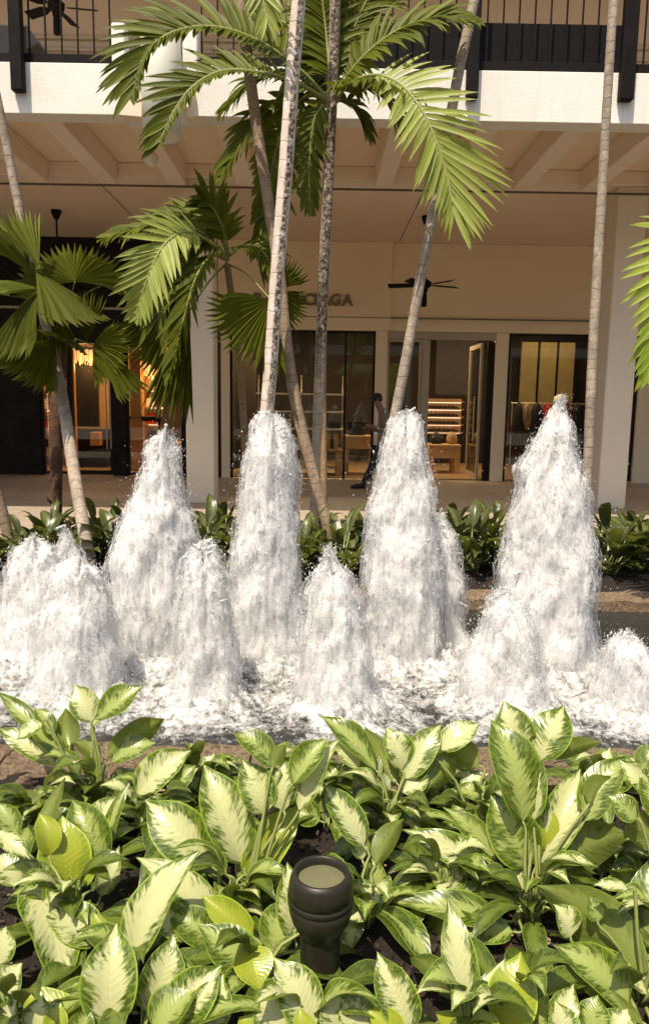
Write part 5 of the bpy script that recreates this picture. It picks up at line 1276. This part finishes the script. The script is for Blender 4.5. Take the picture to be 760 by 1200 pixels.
# ---- foreground: leaves read off the photograph, plant by plant
# (base x, base y, tip x, tip y, width, kind) ; kind: v cream, m greener, l lime, d underside towards the camera
FG = [
 ('variegated plant at the far left against the coral stone edge, tallest in the back left', (112, 955), [
   (107, 846, 88, 800, 33, 'v'), (115, 842, 168, 803, 38, 'm'), (82, 874, 77, 828, 28, 'd'), (126, 888, 194, 838, 34, 'd'), (84, 896, -4, 808, 24, 'm'),
   (66, 897, -4, 850, 26, 'v'), (82, 893, 44, 850, 30, 'd'), (50, 848, 20, 866, 22, 'v'), (132, 893, 184, 866, 30, 'm'), (116, 893, 84, 866, 22, 'd'), (62, 862, 40, 826, 20, 'm'), (110, 850, 128, 826, 22, 'v')]),
 ('variegated plant with a curled drooping leaf beside the stone edge, left of centre', (180, 985), [
   (160, 934, 224, 872, 44, 'v'), (200, 925, 230, 894, 26, 'm'), (36, 1002, 76, 904, 20, 'd'), (122, 1012, 84, 930, 46, 'm'), (122, 1002, 152, 916, 20, 'm'), (105, 985, 140, 930, 40, 'v'), (165, 975, 190, 935, 30, 'v')]),
 ('plant with the largest cream leaves, in the middle left of the bed', (278, 1080), [
   (248, 1015, 170, 936, 60, 'v'), (284, 1014, 238, 890, 60, 'v'), (310, 955, 284, 888, 44, 'v'), (332, 950, 328, 884, 36, 'v'), (290, 1034, 354, 938, 48, 'l'), (350, 950, 397, 864, 36, 'v'),
   (344, 918, 384, 861, 36, 'm'), (320, 898, 273, 854, 34, 'm'), (320, 900, 335, 870, 20, 'd'), (262, 1075, 160, 994, 40, 'v'), (300, 1040, 300, 985, 40, 'm'), (318, 1118, 345, 1046, 46, 'm'), (300, 1060, 330, 1000, 34, 'v')]),
 ('plant with a plain lime leaf standing upright at left', (85, 1090), [
   (76, 1042, 73, 955, 62, 'l'), (58, 1003, 46, 950, 30, 'l'), (18, 982, -2, 938, 28, 'm'), (-4, 975, 36, 1004, 22, 'v'), (26, 1036, -6, 998, 32, 'v'), (35, 1034, 73, 1170, 62, 'v'), (120, 1106, 50, 1058, 52, 'v'), (95, 1040, 108, 990, 30, 'l'), (118, 1050, 140, 990, 26, 'v'), (84, 1060, 78, 1160, 40, 'm')]),
 ('plant with a tall cream leaf in the front left of the bed', (160, 1175), [
   (152, 1128, 233, 995, 56, 'v'), (130, 1206, 137, 1074, 68, 'v'), (172, 1188, 203, 1090, 52, 'v'), (200, 1205, 260, 1130, 60, 'v'), (180, 1212, 236, 1152, 56, 'm'), (240, 1205, 262, 1140, 50, 'v'), (100, 1190, 12, 1164, 30, 'l'), (128, 1120, 110, 1066, 24, 'l')]),
 ('plant in the bottom left corner with pale leaves cut by the frame', (20, 1215), [
   (42, 1210, 50, 1162, 34, 'v'), (0, 1172, 26, 1128, 46, 'v'), (-5, 1215, 20, 1170, 40, 'v'), (64, 1215, 72, 1172, 30, 'l'), (0, 1130, 8, 1085, 40, 'v'), (90, 1222, 106, 1180, 34, 'm')]),
 ('plant with a curled lime tipped leaf just left of the garden lamp', (300, 1165), [
   (296, 1098, 236, 1048, 34, 'l'), (306, 1150, 232, 1080, 52, 'm'), (290, 1112, 304, 1160, 44, 'l'), (250, 1105, 196, 1066, 40, 'm'), (345, 1100, 336, 1010, 42, 'v'), (225, 1100, 170, 1060, 40, 'v'), (360, 1080, 335, 1040, 36, 'm')]),
 ('plant in the front with pale leaves below the garden lamp', (355, 1215), [
   (366, 1210, 320, 1120, 54, 'v'), (332, 1214, 308, 1162, 52, 'v'), (398, 1214, 386, 1156, 46, 'v'), (430, 1212, 400, 1164, 48, 'v'), (356, 1222, 352, 1180, 40, 'l'), (300, 1222, 280, 1190, 40, 'l')]),
 ('small plant right of the garden lamp with a cream leaf touching the lamp', (432, 1085), [
   (426, 992, 378, 916, 42, 'v'), (440, 1014, 473, 954, 28, 'd'), (442, 1040, 400, 1080, 44, 'v'), (400, 1062, 412, 1112, 40, 'm'), (424, 1008, 406, 960, 24, 'v'), (444, 1050, 436, 1000, 26, 'm')]),
 ('bushy variegated plant in the upper middle against the stone edge', (458, 985), [
   (440, 903, 371, 832, 34, 'm'), (464, 917, 427, 851, 30, 'd'), (470, 902, 452, 848, 36, 'v'), (473, 913, 517, 843, 36, 'v'), (474, 926, 512, 868, 26, 'm'), (442, 918, 408, 882, 38, 'd'), (458, 926, 418, 910, 28, 'd'),
   (470, 928, 504, 906, 28, 'v'), (503, 922, 536, 882, 40, 'd'), (458, 945, 440, 920, 26, 'm'), (465, 940, 488, 958, 24, 'v'), (420, 900, 392, 868, 26, 'v')]),
 ('leafy plant behind the biggest mottled leaf, close to the stone edge', (560, 975), [
   (513, 878, 562, 844, 32, 'v'), (560, 897, 520, 870, 32, 'd'), (576, 966, 512, 944, 28, 'd'), (582, 1012, 518, 944, 30, 'm'), (556, 935, 570, 912, 34, 'd'), (540, 925, 572, 905, 26, 'v'), (575, 930, 525, 925, 24, 'm')]),
 ('largest plant of the bed with big mottled leaves, right of centre', (620, 1085), [
   (612, 962, 574, 833, 66, 'm'), (618, 1018, 574, 926, 62, 'm'), (617, 884, 590, 819, 46, 'v'), (632, 892, 661, 824, 52, 'v'), (625, 962, 623, 868, 30, 'v'), (628, 1014, 680, 890, 46, 'v'), (684, 962, 733, 880, 42, 'm'),
   (655, 1012, 738, 972, 60, 'd'), (640, 884, 704, 868, 26, 'd'), (690, 942, 716, 906, 34, 'd'), (592, 1042, 470, 969, 38, 'v'), (588, 1078, 456, 1054, 42, 'm'), (640, 1000, 632, 930, 28, 'l'), (612, 1030, 606, 970, 22, 'm'), (600, 1092, 540, 1092, 34, 'm'), (615, 1050, 600, 1010, 24, 'v')]),
 ('plant with a broad dark leaf underside, right side of the bed', (748, 1180), [
   (756, 1152, 629, 1026, 68, 'd'), (758, 1166, 667, 1104, 26, 'v'), (736, 1182, 648, 1098, 54, 'm'), (752, 1198, 674, 1148, 22, 'd'), (668, 1098, 648, 1056, 38, 'v'), (642, 1162, 628, 1108, 26, 'm'), (735, 1042, 694, 1034, 16, 'v'), (700, 1080, 690, 1050, 26, 'm')]),
 ('plant at the right edge with a tall striped leaf cut by the frame', (785, 1130), [
   (768, 1125, 764, 992, 54, 'm'), (774, 995, 736, 950, 48, 'd'), (764, 932, 724, 888, 26, 'v'), (770, 960, 750, 900, 30, 'm'), (745, 960, 712, 930, 30, 'm'), (775, 1050, 756, 1010, 30, 'v'), (752, 905, 770, 870, 30, 'm')]),
 ('plant with an upright lime leaf at the bottom right', (600, 1215), [
   (596, 1212, 610, 1112, 58, 'l'), (642, 1214, 672, 1148, 34, 'v'), (545, 1195, 592, 1122, 16, 'v'), (625, 1212, 640, 1160, 34, 'm'), (570, 1215, 560, 1180, 34, 'l'), (690, 1215, 700, 1165, 40, 'm'), (665, 1222, 650, 1172, 40, 'v'), (720, 1222, 735, 1180, 44, 'v')]),
 ('low plant on the bare soil between the lamp and the biggest plant', (520, 1060), [
   (520, 1050, 490, 1000, 40, 'm'), (530, 1048, 540, 1000, 36, 'v'), (510, 1060, 465, 1030, 36, 'm'), (535, 1060, 575, 1045, 34, 'm'), (522, 1066, 515, 1105, 40, 'd')]),
 ('low plant squeezed between the stone edge and the largest cream leaves', (225, 1000), [
   (222, 990, 200, 950, 34, 'm'), (230, 985, 250, 945, 32, 'd'), (215, 1000, 175, 985, 34, 'm'), (235, 1000, 270, 990, 30, 'm')]),
 ('low plant at the far left below the stone edge, under the tall back plant', (40, 975), [
   (45, 965, 70, 930, 34, 'm'), (35, 962, 14, 925, 36, 'd'), (30, 975, -8, 958, 34, 'm'), (55, 975, 95, 962, 34, 'm')]),
 ('low plant near the stone edge between the centre plants', (385, 960), [
   (388, 955, 410, 918, 30, 'm'), (380, 952, 362, 915, 32, 'd'), (375, 962, 340, 950, 32, 'm'), (392, 966, 428, 958, 30, 'm')]),
 ('low plant on the soil at the right behind the broad dark leaf', (705, 1030), [
   (700, 1020, 680, 975, 38, 'm'), (712, 1018, 728, 985, 34, 'd'), (695, 1032, 655, 1015, 34, 'm'), (718, 1032, 752, 1018, 34, 'v')]),
 ('small plant on the stone edge just right of the largest cream leaves', (360, 930), [
   (358, 925, 330, 885, 32, 'm'), (364, 922, 372, 876, 32, 'v'), (370, 928, 402, 892, 30, 'm'), (352, 930, 312, 912, 28, 'd'), (362, 935, 390, 922, 28, 'm')]),
 ('small plant against the stone edge left of the biggest mottled leaf', (500, 930), [
   (498, 922, 478, 878, 30, 'm'), (504, 920, 520, 872, 32, 'v'), (510, 926, 546, 896, 30, 'm'), (492, 928, 458, 905, 28, 'd'), (502, 932, 530, 918, 28, 'm')]),
 ('small plant against the stone edge right of the big mottled leaves', (700, 935), [
   (698, 928, 680, 884, 32, 'm'), (704, 926, 714, 874, 34, 'v'), (710, 930, 746, 892, 32, 'm'), (692, 932, 660, 908, 30, 'd'), (702, 938, 730, 926, 28, 'm')]),
 ('small plant against the stone edge between the tall back left plant and the largest leaves', (232, 930), [
   (230, 925, 212, 896, 26, 'm'), (238, 922, 252, 880, 28, 'v'), (244, 928, 272, 902, 26, 'd')]),
 ('plant with a single narrow upright cream leaf, bottom centre right', (548, 1225), [
   (552, 1206, 524, 1041, 42, 'v'), (482, 1210, 442, 1112, 48, 'v'), (470, 1220, 430, 1180, 34, 'l'), (540, 1222, 510, 1185, 34, 'l')]),
]
def leafpair(bx, by, tx, ty, wd, base):
    """3D base and tip of a leaf from its pixels: higher in the picture = further back and higher up"""
    g = atz(base[0], base[1], 0); gy = g.y
    lp = math.hypot(tx-bx, ty-by); dist = gy*1.12
    Lm = lp*dist/FOC
    up = (by-ty)/max(lp, 1)                       # 1: straight up in the picture
    # height of the leaf foot: on the ray, at about the plant's depth
    P0 = at(bx, by, gy+.04+.05*up)
    P0.z = max(P0.z, .05)
    P0 = atz(bx, by, min(P0.z, .42))
    Yt = P0.y+Lm*(.42*up if up > 0 else .75*up)
    P1 = at(tx, ty, Yt)
    return P0, P1, wd*P0.y*1.1/FOC
r_ = random.Random(12)
for (lb, bp, lv) in FG:
    g = atz(bp[0], min(bp[1], 1290), .0); T = thing('aglaonema_plant', lb, 'plant', (g.x, g.y, .0), 'variegated plants in the front bed')
    lv = sorted(lv, key=lambda q: -q[1])
    for i, (bx, by, tx, ty, wd, kd) in enumerate(lv):
        P0, P1, W = leafpair(bx, by, tx, ty, wd, bp)
        toc = (cam_pos-P0).normalized(); lat = Vector((r_.uniform(-.45, .45), 0, 0))
        hint = toc*.75+Vector((0, 0, .75))+lat if kd != 'd' else Vector((0, .9, .15))+lat*.8-toc*.35
        f0 = g+Vector((r_.uniform(-.03, .03), r_.uniform(-.03, .03), -.01))
        leaf(T, P0, P1, W*(1.48 if bp[1] < 1140 else 1.56), kd, hint, f0, bend=r_.uniform(.05, .13) if kd != 'd' else .09, fold=r_.uniform(.15, .5), wave=r_.uniform(.010, .034), tipdroop=r_.uniform(.0, .10), twist=r_.uniform(-.25, .25), seed=i*31+int(bx))
    # half-height leaves turned to the light in front of the stalks
    for k in range(4 if bp[1] > 1140 else 11):
        an = -math.pi/2+r_.uniform(-1.7, 1.7); d = Vector((math.cos(an), math.sin(an)*.7, 0)); h = r_.uniform(.04, .17); ln = r_.uniform(.14, .21)
        P0 = g+d*r_.uniform(.02, .06)+Vector((0, 0, h)); P1 = P0+d*ln*.75+Vector((0, 0, ln*r_.uniform(.2, .75)))
        if abs(P1.x) < .13 and P1.y < 1.85: continue
        leaf(T, P0, P1, r_.uniform(.085, .12), r_.choice('vmgg'), Vector((0, 0, 1))+d*-.5, g, bend=.14, fold=.35, tipdroop=.25, wave=.03, twist=r_.uniform(-.4, .4), seed=k+7*int(bp[0]))
    # lower leaves filling the base, mostly in the darker gap-shade green
    for k in range(5 if bp[1] > 1140 else 10):
        an = k*2.4+r_.uniform(-.5, .5); ln = r_.uniform(.15, .24); h = r_.uniform(.03, .09); d = Vector((math.cos(an), math.sin(an), 0))
        P0 = g+d*r_.uniform(.04, .09)+Vector((0, 0, h)); P1 = P0+d*ln+Vector((0, 0, r_.uniform(-.04, .03)))
        if abs(P1.x-.0) < .10 and P1.y < 1.78: continue
        leaf(T, P0, P1, r_.uniform(.085, .125), r_.choice('mggg'), Vector((0, 0, 1))+d*-.3, g, bend=.12, fold=.25, tipdroop=.15, seed=k+int(bp[0]))
# garden lamp
c = atz(374, 1168, 0); c = Vector((c.x, c.y, 0)); ht = c.z
d_ = c.y; top = at(373.5, 1021, d_).z; sc_ = top/.356; zc = d_*math.cos(PITCH)+(CAM_Z-top)*math.sin(PITCH); RH = 38.5*zc/FOC; RS = 22.5*zc/FOC*1.05
t = thing('garden_lamp', 'dark bronze bell headed garden lamp standing among the leaves at bottom centre', 'garden lamp', (c.x, c.y, 0))
z = lambda q: top*q
prof = [(RS*.98, -.05), (RS*.98, z(.20)), (RS*1.04, z(.205)), (RS*1.04, z(.225)), (RS, z(.23)), (RS, z(.245)), (RS*1.05, z(.25)), (RS*1.05, z(.262)), (RS, z(.268)), (RS, z(.52)), (RS*1.04, z(.54)), (RH*.76, z(.58)),
        (RH*.88, z(.635)), (RH*.96, z(.70)), (RH*.995, z(.765)), (RH*.97, z(.77)), (RH*.97, z(.782)), (RH, z(.787)), (RH, z(.82)), (RH*.97, z(.824)), (RH*.97, z(.836)), (RH, z(.84)), (RH*.985, z(.90)), (RH*.94, z(.955)), (RH*.86, z(.995)), (RH*.80, z(1.0)), (RH*.745, z(.992)), (RH*.735, z(.93))]
pbuild(MB().lathe([p for p in prof if p[1] <= z(.53)], c, 48), 'stem', MT['lamp_metal'], t, smooth=False)
o = pbuild(MB().lathe([p for p in prof if p[1] >= z(.52)], c, 64), 'head', MT['lamp_metal'], t, smooth=True)
pbuild(MB().lathe([(0, z(.945)), (RH*.4, z(.943)), (RH*.74, z(.934))], c, 48), 'lens', MT['lens'] if 'lens' in MT else MT['white_cloth'], t, smooth=True)
# mulch chips
def chips(name, n, fx, fy, label, mats):
    mb = MB()
    for i in range(n):
        x, y = fx(), fy(); L = r_.uniform(.004, .014); W = L*r_.uniform(.25, .6); H = L*r_.uniform(.12, .35); an = r_.uniform(0, 6.28); ti = r_.uniform(-.5, .5)
        Mx = Matrix.Translation((x, y, .012+r_.uniform(0, .02)))@Matrix.Rotation(an, 4, 'Z')@Matrix.Rotation(ti, 4, 'Y')
        v = [Mx@Vector(q) for q in ((-L, -W, -H), (L, -W*.6, -H), (L*.9, W, -H), (-L*.8, W*.7, -H), (-L*.9, -W*.8, H), (L*.8, -W*.5, H), (L, W*.7, H*.8), (-L, W*.6, H))]
        mb.add(v, [(0,3,2,1),(4,5,6,7),(0,1,5,4),(1,2,6,5),(2,3,7,6),(3,0,4,7)], mi=r_.randrange(len(mats)))
    o = mb.build(name, mats); return tag(o, label, 'wood chips', kind='stuff')
chipm = [plain('red_brown_chip', (.05, .02, .012), (.09, .04, .024), 30, .85, .3, 90), plain('dark_chip', (.025, .014, .01), (.05, .03, .02), 30, .9, .3, 90), plain('pale_chip', (.30, .19, .13), (.42, .29, .21), 30, .85, .3, 90)]
chips('wood_chips', 5200, lambda: r_.uniform(-1.6, 1.6), lambda: r_.uniform(1.15, 2.72), 'dark reddish wood chip mulch between the front plants', [chipm[0], chipm[1], chipm[1], chipm[1], chipm[0], chipm[1], chipm[2]])
chips('wood_chips', 2600, lambda: r_.uniform(-3.6, 3.6), lambda: r_.uniform(5.96, 7.9), 'dark wood chip mulch in the bed behind the pool', [chipm[0], chipm[1], chipm[1]])
# ---- back bed: darker plants, leaf meshes shared
LM = []
for i in range(10):
    mb = MB(); e = R((78, 66, 55, 45, 35, 25, 60, 40, 72, 30)[i]); L = (.26, .29, .30, .30, .28, .26, .25, .32, .24, .30)[i]; pl = (.17, .15, .13, .11, .09, .07, .2, .16, .24, .1)[i]
    d = Vector((math.cos(e), 0, math.sin(e))); P0 = d*pl; P1 = P0+Vector((math.cos(e*.8), 0, math.sin(e*.72)))*L
    blade(mb, P0, P1, L*.36, Vector((-math.sin(e), 0, math.cos(e))), bend=.08, fold=.3, wave=.012, tipdroop=.18, rows=8, seed=i)
    mb.tube([Vector((0, 0, 0)), P0*.5+Vector((0, 0, .01)), P0], [.006, .005, .004], 4, mi=1)
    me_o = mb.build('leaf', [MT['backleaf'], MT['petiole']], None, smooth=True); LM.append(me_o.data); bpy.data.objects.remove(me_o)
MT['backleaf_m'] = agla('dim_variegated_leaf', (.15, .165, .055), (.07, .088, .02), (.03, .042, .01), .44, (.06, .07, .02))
LM2 = []
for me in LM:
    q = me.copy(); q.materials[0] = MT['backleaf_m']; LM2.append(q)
BACK = [  # pixel x, pixel y of the foot, size, what it stands by
 (-30, 676, 1., 'dark plant outside the left edge behind the far left jet'), (36, 668, 1., 'dark plant at the foot of the shaggy fan palm, on its left'), (92, 672, 1.1, 'dark plant between the shaggy fan palm and the leaning grey trunk'),
 (138, 668, 1.1, 'dark plant right of the leaning grey trunk'), (58, 652, 1., 'plant directly behind the shaggy fan palm stem'), (120, 650, 1.05, 'plant at the back behind the leaning grey trunk, facing the left shop'), (160, 655, 1., 'plant hidden partly by the left flank of the tall jet at the left column'),
 (205, 668, 1., 'dark plant behind the tall jet at the left column'), (243, 672, 1.1, 'dark plant in the gap between the left column and the split trunk jet, in front'), (262, 650, 1., 'plant at the foot of the left column, on its right'), (228, 648, .9, 'plant directly in front of the left column foot'),
 (300, 672, 1., 'dark plant behind the ragged jet'), (350, 672, 1.05, 'dark plant between the ragged jet and the corky trunk'), (402, 674, 1.05, 'dark plant right of the slanting brown trunk foot'), (425, 655, 1., 'plant below the walking man'), (365, 650, .95, 'plant behind the feet of the two crossing trunks'),
 (460, 670, 1., 'dark plant behind the jet beside the walking man'), (512, 660, 1.1, 'tall plant below the open doorway, on the left'), (548, 668, 1.15, 'bushy plant in the middle of the gap left of the forked jet'), (582, 666, 1.1, 'bushy plant touching the left flank of the forked jet'), (530, 645, 1., 'plant at the back below the doorway'), (570, 642, 1., 'plant at the back below the pier of the right window'),
 (635, 668, 1., 'dark plant behind the forked jet'), (712, 672, 1.15, 'plant with pale spotted leaves right of the thin trunk'), (752, 668, 1.15, 'broad plant at the right edge of the back bed'), (735, 645, 1., 'plant in front of the right column foot'), (795, 668, 1.1, 'plant outside the right edge of the back bed'),
]
for (px, py, sz, lb) in BACK:
    g = atz(px, py, .0); T = thing('bedding_plant', lb, 'plant', (g.x, g.y, 0), 'dark plants in the back bed'); n = 36
    pale = r_.random() < .45
    for k in range(n):
        i = r_.choice((0, 1, 1, 2, 2, 3, 6, 8)) if k < 9 else r_.choice((2, 3, 3, 4, 5, 7, 9))
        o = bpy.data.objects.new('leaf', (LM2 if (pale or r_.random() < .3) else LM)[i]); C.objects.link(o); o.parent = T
        o.rotation_euler = (r_.uniform(-.15, .15), r_.uniform(-.12, .12), k*2.4+r_.uniform(-.4, .4)); s = sz*r_.uniform(1.1, 1.6); o.scale = (s, s, s)
        o.location = (r_.uniform(-.06, .06), r_.uniform(-.06, .06), 0)
# small red bromeliads peeking above the plants by the shop front
for px, py in ((392, 600), (517, 600), (532, 604)):
    p = atz(px, py, .28); T = thing('red_bromeliad', {392: 'small dark red plant below the crossing trunks, in front of the shop', 517: 'small dark red plant below the doorway, the left one', 532: 'small dark red plant below the doorway, the right one'}[px], 'plant', (p.x, 7.7, 0), 'dark red plants in the back bed')
    for k in range(9):
        an = k*2.4; d = Vector((math.cos(an)*.6, math.sin(an)*.6, 1)).normalized(); b0 = Vector((0, 0, .1))
        mb = MB(); blade(mb, b0, b0+d*.3, .04, Vector((-math.cos(an), -math.sin(an), .4)), tipdroop=.2, rows=6); mb.build('leaf', MT['bromeliad'], T, smooth=True)
